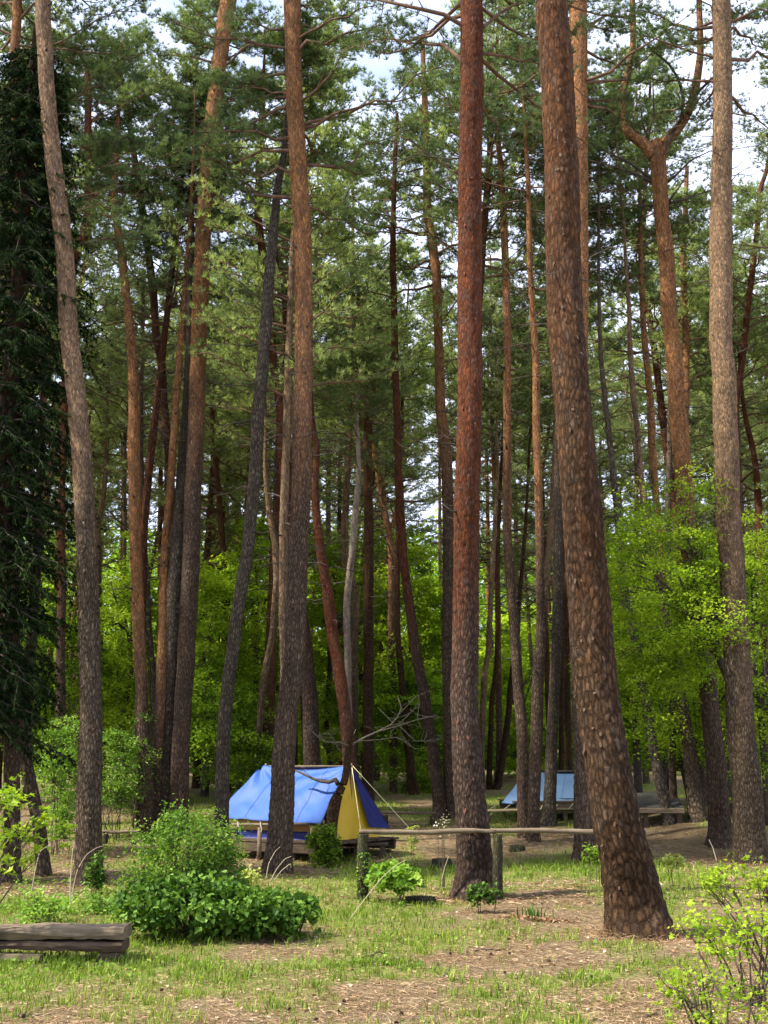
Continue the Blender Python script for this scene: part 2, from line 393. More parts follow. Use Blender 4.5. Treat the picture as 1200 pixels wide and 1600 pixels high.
def trunk_mesh(mb, c, r, tz, seed=0, pxm=60, flare=1.25, rough=1., flakes=0, mat=0, fmat=1, ground=None, cellw=.05):
    """lofted trunk with bark plates raised between dark cracks. tz=(z0,z1): tone goes 0..1"""
    z0, z1 = c[0, 2], c[-1, 2]
    step = max(.022, 1.2 / pxm)
    n = int((z1 - z0) / step) + 2
    z = np.linspace(z0, z1, n)
    k = max(3, int(.8 / step))
    x, y, rr = [smooth(np.interp(z, c[:, 2], q), k) for q in (c[:, 0], c[:, 1], r)]
    x += (fbm(z * .9, z * 0 + seed, 3, seed) - .5) * .05; y += (fbm(z * .9, z * 0 + seed + 9, 3, seed) - .5) * .05
    rm = float(np.mean(rr))
    sides = int(np.clip(2 * PI * rm / step, 10, 150))
    ncell = max(4, 2 * int(round(PI * rm / cellw)))
    th = np.linspace(0, 2 * PI, sides + 1); th[-1] = 2 * PI
    TH, Z = np.meshgrid(th, z - z0)
    u = TH / (2 * PI) * ncell
    BU = u * 1.25 + (vnoise(Z * 2.5, TH * 0 + seed, seed) - .5) * 1.2; BV = Z / (cellw * 2.7) + seed
    AZ = TH + PI / 2; TH = np.where(TH >= 2 * PI - 1e-6, 0, TH)
    u = u + (vnoise(Z * 3., TH * 0 + seed, seed) - .5) * .8
    v = Z / (cellw * 2.9)
    v = v + (vnoise(np.cos(TH) * 2 + 5, Z * 4 + np.sin(TH) * 2, seed + 3) - .5) * 1.2
    u = u + (vnoise(TH * 9, Z * 22, seed + 11) - .5) * .25; v = v + (vnoise(TH * 12 + 3, Z * 18, seed + 12) - .5) * .3
    f1, f2, cid, dyy = worley(u, v, ncell, seed)
    crack = np.clip((f2 - f1) * 2.0 - .10, 0, 1)
    g1, g2, gid, _ = worley(u * .5 + 7, v * .36 + (vnoise(TH * 3, Z * 5, seed + 15) - .5) * .8, ncell // 2, seed + 4)
    deep = np.clip((g2 - g1) * 3.2 - .05, 0, 1)
    crack = crack * (.30 + .70 * deep); cid = .55 * cid + .45 * gid
    amp = np.clip(rm * .07, .002, .016) * rough
    low = np.exp(-Z / 5.)
    rad = rr[:, None] * np.ones_like(TH)
    rad = rad * (1 + .05 * (fbm(np.cos(TH) * 1.3 + seed, Z * .8 + np.sin(TH) * 1.3, 3, seed) - .5) * 2)
    if flare > 1:
        fl = np.exp(-(Z / .24)) * (flare - 1)
        rad = rad * (1 + fl * (.55 + .9 * vnoise(np.cos(TH) * 1.6 + seed, np.sin(TH) * 1.6 + 3, seed)))
    rad = rad + amp * (np.minimum(crack * 1.6, 1) * (.5 + .7 * cid - .55 * dyy) - .5) * (.55 + .45 * low)
    V = np.stack([x[:, None] + rad * np.cos(AZ), y[:, None] + rad * np.sin(AZ), z[:, None] + 0 * TH], -1)
    # sink below the soil
    V[0, :, 2] -= .25
    tone = np.clip((Z + z0 - tz[0]) / (tz[1] - tz[0]) + (fbm(np.cos(TH) + seed, Z * .7 + np.sin(TH), 3, seed + 7) - .5) * 1.1, 0, 1)
    sides += 1; idx = np.arange(n * sides).reshape(n, sides)
    a, b = idx[:-1], idx[1:]
    f = np.stack([a[:, :-1], a[:, 1:], b[:, 1:], b[:, :-1]], -1).reshape(-1, 4)
    mb.add(V.reshape(-1, 3), f, mat, True, tone=tone.ravel(), bu=BU.ravel(), bv=BV.ravel(), tint=0)
    mb.f.append((idx[-1:, :-1] + (mb.n - n * sides), mat, False))
    if flakes:
        i = rng.integers(1, n - 2, flakes); a_ = rng.uniform(0, 2 * PI, flakes)
        zz = z[i]; R_ = rr[i] + amp * .6
        out = np.stack([np.cos(a_), np.sin(a_), np.zeros(flakes)], -1); tan = np.stack([-np.sin(a_), np.cos(a_), np.zeros(flakes)], -1)
        up = np.array([0, 0, 1.]); base = np.stack([x[i], y[i], zz], -1) + out * R_[:, None]
        w = rng.uniform(.006, .018, (flakes, 1)); h = rng.uniform(.02, .06, (flakes, 1)); lift = rng.uniform(.003, .016, (flakes, 1))
        sk = rng.normal(0, .3, (flakes, 1)) * w
        rows = []
        for t, l, ww in ((0, -.3, .8), (.5, .25, 1.), (1., 1., .55)):
            cc = base + up * h * (t - .5) * -1 + out * lift * l + tan * sk * t
            rows += [cc - tan * w * ww, cc + tan * w * ww]
        V = np.stack(rows, 1).reshape(-1, 3)
        f = (np.arange(flakes)[:, None, None] * 6 + np.array([[0, 1, 3, 2], [2, 3, 5, 4]])[None]).reshape(-1, 4)
        mb.add(V, f, fmat, False, tint=np.repeat(rng.uniform(0, 1, flakes) ** 3.5, 6))
    def ax(zq): return np.stack([np.interp(zq, z, x), np.interp(zq, z, y), np.asarray(zq, float)], -1), np.interp(zq, z, rr)
    return ax

def bough_lines(start, az, elev, L, K=6, curl=.35, jit=.08, lift=.15):
    B = len(start)
    t = np.linspace(0, 1, K)
    d = np.stack([np.cos(az) * np.cos(elev), np.sin(az) * np.cos(elev), np.sin(elev)], -1)
    side = np.stack([-np.sin(az), np.cos(az), np.zeros(B)], -1)
    cv = rng.normal(0, curl, (B, 1, 1))
    Pn = start[:, None] + d[:, None] * (t[None, :, None] * L[:, None, None]) + side[:, None] * cv * (t ** 2)[None, :, None] * L[:, None, None]
    Pn[:, :, 2] += lift * (t ** 2)[None] * L[:, None]
    Pn[:, 1:] += np.cumsum(rng.normal(0, jit, (B, K - 1, 3)), 1) * L[:, None, None] * .5
    return Pn
def interp_line(Pn, b, t):
    K = Pn.shape[1]; x = np.clip(t, 0, .9999) * (K - 1); i = x.astype(int); f = (x - i)[:, None]
    return Pn[b, i] * (1 - f) + Pn[b, i + 1] * f, norm(Pn[b, i + 1] - Pn[b, i])
def pine_top(wood, crown, ax, zc, zt, n_b=24, Lmax=2.6, dens=1., per=12, nlen=.125, nwid=.011, dead=(0, 6, 12), dead_len=1.2, thick=1., noface=False):
    """live boughs with needle tufts between heights zc..zt; dead boughs (count, z from, z to)"""
    zs = zc + (zt - zc) * (np.linspace(0, 1, n_b) ** .9) + rng.normal(0, .12, n_b)
    zs = np.clip(zs, zc, zt)
    c, r = ax(zs)
    az = np.arange(n_b) * 2.399 + rng.normal(0, .5, n_b) + rng.uniform(0, 6)
    if noface: az = np.where(np.sin(az) < -.45, -az, az)
    t = (zs - zc) / max(zt - zc, .1)
    L = Lmax * (1 - .68 * t) * rng.uniform(.55, 1.15, n_b) * (.7 + .3 * np.minimum(1, t * 5 + .3))
    el = rng.normal(.12, .22, n_b) + .45 * t
    Pn = bough_lines(c, az, el, L, 7, .22, .07, .12)
    rad = np.linspace(1, .22, 7)[None] * (np.minimum(r * .34, .045) * np.sqrt(L / Lmax))[:, None] * thick
    tubes(wood, Pn, rad, 5, 0)
    # side twigs
    ns = 9
    b = np.repeat(np.arange(n_b), ns); tt = np.tile(np.linspace(.3, 1., ns), n_b) + rng.normal(0, .04, n_b * ns)
    p, d = interp_line(Pn, b, tt)
    sgn = np.tile(np.array([1, -1] * ns)[:ns], n_b)
    a2 = np.arctan2(d[:, 1], d[:, 0]) + sgn * rng.uniform(.3, 1.1, len(b)) * (tt < .97)
    L2 = (.22 + .24 * L[b]) * rng.uniform(.6, 1.25, len(b)) * (1.15 - .55 * tt)
    P2 = bough_lines(p, a2, rng.normal(.15, .25, len(b)), L2, 4, .25, .08, .2)
    tubes(wood, P2, np.linspace(1, .35, 4)[None] * (.011 * thick) * np.ones((len(b), 1)), 3, 0)
    # tufts
    nt = max(2, int(round(9 * dens)))
    bb = np.repeat(np.arange(len(b)), nt); t3 = np.tile(np.linspace(.25, 1., nt), len(b)) + rng.normal(0, .06, len(b) * nt)
    p3, d3 = interp_line(P2, bb, t3)
    p3 = p3 + rng.normal(0, 1, p3.shape) * np.array([.075, .075, .04])
    d3 = norm(d3 * .55 + np.array([0, 0, .75]) + .55 * rand_dirs(len(p3)))
    clump = rng.uniform(.15, .85, len(b))[bb]
    needles(crown, p3, d3, per, nlen, nwid, .8, tint=clump + rng.normal(0, .12, len(p3)))
    nd, za, zb = dead
    if nd:
        zs = rng.uniform(za, zb, nd) ; c, r = ax(zs); az = rng.uniform(0, 2 * PI, nd)
        L = dead_len * rng.uniform(.25, 1., nd) ** 1.3 * (.55 + .45 * (zs - za) / max(zb - za, .1))
        Pn = bough_lines(c, az, rng.normal(.08, .30, nd), L + .12, 6, .35, .10, -.05)
        tubes(wood, Pn, np.linspace(1, .25, 6)[None] * (rng.uniform(.008, .017, nd) * thick)[:, None], 4, 1)
        b = np.repeat(np.arange(nd), 3); tt = rng.uniform(.3, .95, len(b)); p, d = interp_line(Pn, b, tt)
        a2 = np.arctan2(d[:, 1], d[:, 0]) + rng.choice([-1, 1], len(b)) * rng.uniform(.4, 1.2, len(b))
        P2 = bough_lines(p, a2, rng.normal(.15, .4, len(b)), L[b] * rng.uniform(.2, .5, len(b)), 4, .3, .12, 0)
        tubes(wood, P2, np.linspace(1, .4, 4)[None] * .0055 * thick * np.ones((len(b), 1)), 3, 1)
def stubs(wood, ax, za, zb, n, thick=1.):
    zs = rng.uniform(za, zb, n); c, r = ax(zs); az = rng.uniform(0, 2 * PI, n)
    d = np.stack([np.cos(az), np.sin(az), 0 * az], -1)
    L = rng.uniform(.02, .12, n) * rng.choice([1, 1, 2.2], n)
    P0 = c + d * (r * .93)[:, None]; P1 = P0 + d * L[:, None] * .5 + np.array([0, 0, .01]); P2 = P0 + d * L[:, None] + np.array([0, 0, 1.]) * (L * .35)[:, None]
    tubes(wood, np.stack([P0, P1, P2], 1), np.array([1., .7, .35])[None] * rng.uniform(.010, .026, n)[:, None] * thick, 6, 2)

# ------------------------------------------------------------------ the setting
# ground sheet: fine near the camera, out beyond the trees
gy = np.concatenate([np.arange(-6, 5, .6), np.arange(5, 20, .075), np.arange(20, 45, .25), np.arange(45, 330, 4)])
gx = np.concatenate([np.arange(-200, -16, 8), np.arange(-16, -6, .35), np.arange(-6, 6, .075), np.arange(6, 16, .35), np.arange(16, 201, 8)])
GX, GY = np.meshgrid(gx, gy)
GZ = gz(GX, GY)
def spot(px, py, rx, ry, k):
    p = gpt(px, py); return p[0], p[1], rx, ry, k
SP = [spot(60, 1420, 1.5, 1.6, .55), spot(250, 1470, 1.9, 1.0, .5), spot(60, 1520, 1.0, .8, .55), spot(420, 1400, 1.6, 2.0, .30), spot(600, 1370, 1.6, 1.4, .40), spot(850, 1365, 3.0, 1.4, .42),
      spot(1080, 1400, 1.4, 2.0, .35), spot(680, 1465, .55, .35, .35), spot(640, 1475, .7, .35, .2), spot(540, 1512, .5, .2, .30), spot(930, 1525, .25, .2, .5), spot(820, 1530, .3, .2, .25), spot(430, 1510, .8, .25, .2),
      spot(700, 1515, .5, .2, .25), spot(780, 1315, 6, 2.0, -.40), spot(640, 1285, 9, 3.0, .16), spot(500, 1340, 5, 1.5, .18), spot(900, 1500, 1.3, .5, -.35), spot(990, 1470, .8, .5, -.4), spot(650, 1585, 3.2, .7, -.25), spot(780, 1545, 1.6, .5, -.15), spot(300, 1560, 1.0, .5, -.25), spot(780, 1408, 1.3, .5, -.30),
      spot(500, 1455, .7, .5, -.2), spot(640, 1262, 5, 4, .25)]
def gmask(x, y):
    m = .45 + (fbm(x * .9, y * .55, 4, 21) - .5) * 1.5 + (fbm(x * 3.5, y * 3.5, 3, 31) - .5) * .5
    for sx, sy, rx, ry, k in SP: m = m + k * np.exp(-((x - sx) / rx) ** 2 - ((y - sy) / ry) ** 2)
    return np.clip(m, 0, 1)
mb = MB()
ny, nx = GX.shape; idx = np.arange(nx * ny).reshape(ny, nx)
f = np.stack([idx[:-1, :-1], idx[:-1, 1:], idx[1:, 1:], idx[1:, :-1]], -1).reshape(-1, 4)
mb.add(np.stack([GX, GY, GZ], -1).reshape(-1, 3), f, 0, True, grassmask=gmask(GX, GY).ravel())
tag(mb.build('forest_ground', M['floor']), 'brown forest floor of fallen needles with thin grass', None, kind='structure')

def wedge(n, y0, y1, power=1.):
    """random places on the visible ground"""
    y = (rng.uniform(0, 1, n) ** power) * (y1 - y0) + y0
    x = rng.uniform(-1, 1, n) * (y * .43 + .5)
    return x, y
# grass
mb = MB()
def blades(x, y, h, w):
    n = len(x); z = gz(x, y)
    b = np.stack([x, y, z - .005], -1); az = rng.uniform(0, 2 * PI, n)
    lean = np.stack([np.cos(az), np.sin(az), 0 * az], -1) * (h * rng.uniform(.15, .8, n))[:, None]
    up = np.array([0, 0, 1.]) * h[:, None]
    fa = az + PI / 2 + rng.normal(0, .4, n); sd = np.stack([np.cos(fa), np.sin(fa), 0 * fa], -1) * (w * .5)[:, None]
    m = b + up * .6 + lean * .35; t = b + up * .95 + lean
    V = np.stack([b - sd, b + sd, m + sd * .85, m - sd * .85, t], 1).reshape(-1, 3)
    i0 = np.arange(n)[:, None] * 5
    tint = np.clip(rng.normal(.5, .2, n) + (fbm(x * 1.5, y * 1.5, 2, 77) - .5) * .6, 0, 1)
    n0 = mb.n
    mb.add(V, (i0 + np.array([[0, 1, 2, 3]])), 0, False, tint=np.repeat(tint, 5))
    mb.f.append(((i0 + np.array([[3, 2, 4]])) + n0, 0, False))
x, y = wedge(205000, 7.0, 20, 1.25)
g = gmask(x, y); cl = fbm(x * 7, y * 7, 2, 55)
k = rng.uniform(0, 1, len(x)) < np.clip((g - .38) * 1.9, .012, 1) * np.clip((cl - .35) * 3.2, .06, 1)
x, y, g = x[k], y[k], g[k]
blades(x, y, rng.uniform(.03, .085, len(x)) * (.7 + .7 * g), rng.uniform(.005, .011, len(x)))
x, y = wedge(80000, 20, 44, 1.3); g = gmask(x, y); k = rng.uniform(0, 1, len(x)) < np.clip((g - .38) * 1.7, .01, 1); x, y = x[k], y[k]
blades(x, y, rng.uniform(.05, .12, len(x)), rng.uniform(.010, .02, len(x)))
# brighter tufts in the litter
cx_, cy_ = wedge(420, 7.4, 14, 1.1)
for X_, Y_ in zip(cx_, cy_):
    if rng.uniform() < .3 + .7 * gmask(X_, Y_):
        n = rng.integers(6, 26); blades(X_ + rng.normal(0, .05, n), Y_ + rng.normal(0, .05, n), rng.uniform(.04, .11, n), rng.uniform(.005, .010, n))
tag(mb.build('grass', M['grass']), 'sparse fresh green grass over the forest floor', None, kind='stuff')
# fallen needles and leaves
mb = MB()
x, y = wedge(110000, 7.0, 15.5, 1.35); k = rng.uniform(0, 1, len(x)) < 1.15 - gmask(x, y); x, y = x[k], y[k]; n = len(x)
az = rng.uniform(0, PI, n); L = rng.uniform(.04, .10, n); d = np.stack([np.cos(az), np.sin(az), rng.normal(0, .12, n)], -1) * L[:, None]
b = np.stack([x, y, gz(x, y) + .004 + rng.uniform(0, .012, n)], -1); sd = np.stack([-np.sin(az), np.cos(az), rng.normal(0, .5, n)], -1) * .0028
mb.add(np.stack([b - sd, b + sd, b + d], 1).reshape(-1, 3), np.arange(n * 3).reshape(-1, 3), 0, False, tint=np.repeat(rng.uniform(0, 1, n), 3))
x, y = wedge(60000, 15.5, 32, 1.2); k = rng.uniform(0, 1, len(x)) < 1.2 - gmask(x, y); x, y = x[k], y[k]; n = len(x)
az = rng.uniform(0, PI, n); L = rng.uniform(.06, .16, n); d = np.stack([np.cos(az), np.sin(az), rng.normal(0, .14, n)], -1) * L[:, None]
b = np.stack([x, y, gz(x, y) + .004 + rng.uniform(0, .02, n)], -1); sd = np.stack([-np.sin(az), np.cos(az), rng.normal(0, .6, n)], -1) * .006
mb.add(np.stack([b - sd, b + sd, b + d], 1).reshape(-1, 3), np.arange(n * 3).reshape(-1, 3), 0, False, tint=np.repeat(rng.uniform(0, 1, n), 3))
for px, py, r_ in ((1000, 1462, .34), (745, 1402, .27), (138, 1385, .2), (433, 1366, .23), (1172, 1347, .26)):
    p = gpt(px, py); n = 5200; a_ = rng.uniform(0, 2 * PI, n); dd = r_ * .9 + np.abs(rng.normal(0, .17, n)); x = p[0] + np.cos(a_) * dd; y = p[1] + np.sin(a_) * dd
    hgt = .075 * np.exp(-((dd - r_ * .9) / .10) ** 2) * rng.uniform(0, 1, n) * (.5 + vnoise(np.cos(a_) * 2, np.sin(a_) * 2, int(px)))
    az = rng.uniform(0, PI, n); L = rng.uniform(.04, .10, n); d = np.stack([np.cos(az), np.sin(az), rng.normal(0, .25, n)], -1) * L[:, None]
    b = np.stack([x, y, gz(x, y) + .004 + hgt], -1); sd = np.stack([-np.sin(az), np.cos(az), rng.normal(0, .5, n)], -1) * .003
    mb.add(np.stack([b - sd, b + sd, b + d], 1).reshape(-1, 3), np.arange(n * 3).reshape(-1, 3), 0, False, tint=np.repeat(rng.uniform(0, .8, n), 3))
tag(mb.build('fallen_needles_litter', M['litter']), 'reddish brown fallen pine needles covering the soil', None, kind='stuff')
mb = MB()
x, y = wedge(7000, 7.2, 32, 1.3); leaves(mb, np.stack([x, y, gz(x, y) + .012], -1), .038, 'oval', .35, tint=rng.uniform(0, 1, len(x)) ** 1.1)
tag(mb.build('fallen_leaves', M['dryleaf']), 'pale dry leaves scattered over the litter', None, kind='stuff')
# low weeds between the grass
mb = MB()
x, y = wedge(9000, 9, 20, 1.); k = rng.uniform(0, 1, len(x)) < np.clip((gmask(x, y) - .62) * 3, 0, 1); x, y = x[k], y[k]
leaves(mb, np.stack([x, y, gz(x, y) + rng.uniform(.01, .07, len(x))], -1), .045, 'oval', .6)
x, y = wedge(2600, 12.5, 17.5, 1.); k = (x < -2.2) & (fbm(x * 2, y * 2, 2, 3) > .42); x, y = x[k], y[k]
x = np.repeat(x, 4) + rng.normal(0, .06, len(x) * 4); y = np.repeat(y, 4) + rng.normal(0, .06, len(y) * 4)
leaves(mb, np.stack([x, y, gz(x, y) + rng.uniform(.02, .16, len(x))], -1), .05, 'oval', .6)
tag(mb.build('low_weeds', M['shrub']), 'low leafy weeds growing through the grass', None, kind='stuff')

# ------------------------------------------------------------------ the pines, each traced as a real trunk at its own distance
# (label, material, base y known?, pts from the base upward (px, py, width), options)
T = []
def pine(label, mat, pts, Y=None, **o): T.append((label, mat, pts, Y, o))
pine('thickest leaning pine with flaky dark brown bark closest to the camera', 'dark_big',
     [(1000, 1462, 96), (995, 1430, 92), (989, 1400, 88), (980, 1350, 82), (963, 1300, 76), (950, 1200, 71), (933, 1100, 69), (923, 1000, 68), (917, 900, 66), (910, 800, 62), (901, 700, 59), (892, 600, 57), (884, 500, 56), (880, 400, 55), (877, 267, 53), (872, 133, 51), (861, 0, 49), (850, -150, 46)],
     tz=(3, 9), flakes=450, zc=13.2, zt=20, rough=1.35, cell=.052, fl=1.24)
pine('stout rusty red pine standing at the log rail between the two tents', 'red',
     [(745, 1402, 66), (744, 1380, 60), (743, 1350, 56), (738, 1300, 51), (729, 1200, 47), (724, 1100, 45), (726, 1000, 42), (730, 900, 40), (730, 800, 40), (733, 700, 38), (735, 600, 39), (733, 533, 38), (733, 400, 38), (735, 267, 37), (737, 133, 36), (736, 0, 35), (735, -120, 33)],
     tz=(2.4, 5.2), flakes=120, zc=12.2, Lm=3.5, stub=6, zt=20, rough=1.3, fl=1.3)
pine('pale barked straight pine near the right edge beside the lime leaved tree', 'tan',
     [(1172, 1347, 54), (1170, 1300, 49), (1164, 1200, 44), (1156, 1100, 42), (1150, 1000, 40), (1144, 900, 39), (1138, 800, 38), (1134, 700, 37), (1132, 600, 36), (1127, 533, 35), (1126, 400, 34), (1128, 267, 32), (1129, 133, 29), (1128, 0, 28), (1127, -100, 27)],
     tz=(2.5, 8), flakes=500, zc=15.5, zt=20, stub=16)
pine('tall leaning pine with peeling tan bark beside the dark conifer', 'tan',
     [(138, 1385, 46), (139, 1340, 40), (139, 1200, 37), (141, 1100, 35), (140, 1033, 34), (139, 950, 33), (137, 867, 32), (132, 767, 32), (121, 633, 30), (109, 533, 29), (101, 400, 28), (85, 267, 27), (72, 133, 24), (68, 0, 24), (66, -100, 23)],
     tz=(4, 7.5), flakes=900, zc=15, zt=20, stub=16)
pine('straight brown pine in front of the big blue tent', 'tan',
     [(433, 1366, 46), (436, 1333, 41), (443, 1200, 37), (450, 1100, 34), (460, 1033, 33), (465, 900, 32), (469, 800, 31), (472, 700, 31), (473, 600, 30), (475, 533, 28), (474, 400, 28), (466, 267, 27), (460, 133, 26), (457, 0, 26), (455, -80, 25)],
     tz=(5.5, 10), flakes=500, zc=12.0, zt=20, mat2='orange', stub=34, Lm=3.5)
pine('straight grey orange pine whose foot shows behind the thickest leaning pine', 'orange',
     [(918, 1347, 42), (916, 1300, 38), (914, 1200, 34), (909, 1100, 32), (907, 1000, 31), (905, 800, 29), (905, 533, 28), (905, 267, 27), (905, 0, 27), (905, -80, 26)],
     tz=(4.5, 8), flakes=600, zc=14.5, zt=20, stub=34, Lm=2.6)
pine('smooth orange pine with branch stubs rising from the close pair of trunks', 'orange',
     [(277, 1306, 32), (281, 1200, 29), (287, 1100, 27), (293, 1000, 28), (298, 900, 28), (301, 800, 27), (303, 733, 26), (307, 633, 25), (310, 533, 25), (312, 467, 25), (319, 333, 24), (329, 200, 22), (338, 133, 22), (352, 30, 25), (357, 0, 25), (368, -60, 22)],
     tz=(7.5, 11), stub=60, zc=15.5, zt=21)
pine('dark grey lower trunk joined to the smooth orange pine', 'grey',
     [(258, 1303, 30), (259, 1200, 27), (264, 1100, 26), (268, 1030, 26), (273, 933, 24), (277, 867, 23), (283, 767, 18), (288, 667, 13), (292, 600, 10), (295, 500, 9), (298, 400, 8), (300, 330, 7)],
     tz=(8, 12), zc=13.5, zt=18.5, Lm=1.4)
pine('thin orange pine beside the joined grey trunk', 'orange',
     [(246, 1304, 17), (246, 1233, 15), (249, 1133, 15), (252, 1033, 17), (255, 967, 16), (258, 867, 13), (262, 800, 12), (268, 740, 12), (271, 700, 12), (275, 633, 12), (282, 533, 12), (287, 480, 11), (292, 433, 10), (296, 360, 8), (300, 300, 6)],
     tz=(1.5, 4), stub=25, zc=13, zt=18, Lm=1.5)
pine('slim orange pine with a knobbly bend high on its trunk', 'orange',
     [(231, 1305, 24), (230, 1270, 22), (228, 1200, 21), (221, 1100, 19), (217, 1000, 19), (214, 900, 19), (210, 800, 20), (209, 700, 19), (209, 600, 18), (204, 533, 14), (198, 467, 14), (191, 400, 13), (180, 340, 12), (178, 300, 11), (180, 267, 10), (182, 213, 8)],
     tz=(3, 6), stub=60, zc=13.5, zt=19.5, Lm=1.9)
pine('slender grey pine half hidden behind the slim orange pine', 'grey',
     [(246, 1290, 15), (243, 1200, 13), (238, 1060, 12), (234, 1000, 12), (228, 900, 11), (223, 800, 9), (220, 700, 8), (221, 600, 7), (223, 500, 6), (224, 440, 5)], Y=32, tz=(8, 12), zc=11, zt=16)
pine('thin dark pine leaning left across the orange pines', 'dark',
     [(272, 1300, 17), (272, 1100, 16), (272, 900, 15), (271, 833, 14), (267, 767, 14), (263, 700, 13), (257, 633, 13), (252, 567, 12), (245, 530, 12), (240, 467, 12), (232, 400, 12), (223, 333, 11), (213, 267, 10), (203, 200, 9), (192, 133, 8), (177, 67, 6)], Y=27,
     tz=(6, 12), stub=30, zc=15, zt=20.5)
pine('grey pine leaning right just behind the leafy shrub', 'grey',
     [(349, 1358, 25), (348, 1330, 23), (345, 1267, 22), (350, 1133, 21), (357, 1067, 21), (370, 967, 20), (383, 883, 20), (393, 800, 19), (398, 733, 19), (403, 667, 20), (408, 600, 20), (414, 530, 19), (420, 433, 17), (427, 367, 15), (433, 300, 12), (441, 250, 10), (448, 200, 8)],
     tz=(14, 20), zc=13.2, zt=16, Lm=1.5)
pine('reddish pine swaying behind the grey right leaning trunk', 'red',
     [(489, 1300, 29), (488, 1200, 28), (484, 1100, 25), (477, 1000, 21), (462, 900, 17), (450, 820, 15), (448, 790, 15), (443, 733, 15), (437, 633, 14), (428, 567, 13), (420, 480, 13), (412, 410, 13), (403, 333, 12), (405, 267, 11), (408, 200, 10), (412, 133, 7)], Y=26,
     tz=(4, 8), stub=20, zc=14, zt=19.5)
pine('thin red fork of a pine seen left of the straight brown pine', 'red',
     [(452, 1290, 14), (455, 1100, 13), (452, 900, 12), (449, 750, 11), (450, 600, 10), (448, 500, 10), (440, 423, 9), (425, 370, 8), (410, 320, 7), (404, 260, 5)], Y=29, tz=(4, 8), stub=10, zc=12.5, zt=17)
pine('dark red pine leaning left behind the gable of the big blue tent', 'red',
     [(548, 1300, 24), (546, 1200, 22), (541, 1133, 20), (535, 1083, 20), (527, 1033, 20), (520, 1000, 19), (510, 917, 18), (500, 867, 16), (495, 817, 14), (493, 767, 11), (495, 700, 10), (488, 667, 9), (484, 600, 8), (480, 500, 7)], Y=25.5,
     tz=(1, 3), zc=10.8, zt=15)
pine('pale trunked birch like tree behind the big blue tent', 'pale',
     [(548, 1290, 12), (545, 1100, 11), (542, 1000, 11), (543, 933, 11), (550, 867, 11), (555, 800, 10), (561, 740, 8), (560, 700, 7), (556, 640, 6), (560, 590, 5)], Y=30, tz=(3, 9), zc=9.8, zt=12.5)
pine('brown pine trunk standing just behind the pale birch like tree', 'tan',
     [(552, 1290, 16), (552, 1050, 15), (555, 933, 14), (538, 860, 12), (538, 833, 12), (543, 760, 10), (546, 700, 8), (548, 640, 7)], Y=34, tz=(3, 9), zc=11, zt=15.5)
pine('straight dark pine with bare boughs behind the yellow tent end', 'dark',
     [(575, 1246, 19), (575, 1200, 18), (575, 1100, 17), (576, 1000, 16), (576, 933, 16), (577, 833, 15), (575, 733, 14), (575, 657, 14), (580, 623, 14), (582, 583, 12), (577, 550, 11), (563, 520, 9), (561, 470, 7)], Y=33,
     tz=(3, 12), stub=20, zc=12.2, zt=17.5, dead=50, dlen=2.4)
pine('slim red pine gently leaning between the tent and the stout red pine', 'red',
     [(688, 1279, 22), (687, 1267, 20), (678, 1183, 19), (670, 1133, 18), (662, 1083, 17), (653, 1033, 16), (647, 1000, 16), (640, 950, 15), (630, 867, 14), (625, 800, 13), (622, 733, 12), (619, 633, 11), (617, 550, 11), (617, 500, 11), (613, 400, 10), (615, 317, 8), (618, 250, 7), (620, 177, 5)],
     tz=(4, 7), stub=40, zc=15, zt=18.8)
pine('wavy brown pine just behind the stout rusty red pine', 'orange',
     [(704, 1278, 22), (703, 1250, 21), (701, 1030, 20), (701, 900, 20), (700, 800, 18), (697, 700, 18), (688, 633, 16), (687, 567, 15), (686, 530, 14), (682, 433, 15), (675, 367, 15), (667, 333, 14), (668, 267, 13), (665, 200, 11), (662, 133, 9), (660, 60, 7)],
     tz=(7, 11), stub=40, zc=14, zt=20.5, dead=30, dlen=1.8)
pine('very thin pale pine pole beside the stout red pine', 'tan',
     [(697, 1262, 9), (696, 1150, 8), (694, 1050, 7), (693, 1000, 6), (688, 900, 6), (687, 783, 5), (686, 700, 4)], Y=38, tz=(2, 9), stub=10, zc=12, zt=15.5)
pine('slim pine rising left of the pale blue tent peak', 'orange',
     [(820, 1309, 21), (817, 1233, 19), (815, 1133, 18), (810, 1067, 17), (803, 967, 16), (797, 900, 15), (793, 833, 14), (793, 667, 13), (793, 500, 12), (792, 433, 12), (787, 333, 11), (783, 267, 10), (777, 213, 8), (775, 150, 6)],
     tz=(5, 9), stub=40, zc=14.5, zt=18.8)
pine('orange pine in front of the pale blue tent roof', 'orange',
     [(833, 1315, 20), (833, 1283, 18), (836, 1200, 20), (840, 1100, 19), (846, 967, 16), (845, 933, 14), (843, 833, 13), (840, 733, 12), (838, 633, 12), (836, 533, 11), (833, 500, 10), (828, 400, 9), (825, 300, 8), (822, 200, 6)],
     tz=(5, 8), stub=40, zc=14, zt=18.2)
pine('slender brown fork leaning against the orange pine by the pale blue tent', 'tan',
     [(836, 1290, 13), (842, 1100, 13), (849, 950, 12), (857, 867, 12), (863, 783, 10), (867, 700, 8), (870, 600, 7), (874, 480, 6)], Y=28.5, tz=(3, 8), zc=12, zt=16)
pine('grey pine with a pale flared foot in front of the pale blue tent', 'grey',
     [(855, 1290, 26), (858, 1267, 20), (862, 1167, 18), (867, 1067, 17), (870, 1000, 17), (872, 900, 16), (872, 817, 14), (873, 700, 12), (876, 560, 10), (880, 400, 8)], tz=(6, 14), zc=13, zt=18)
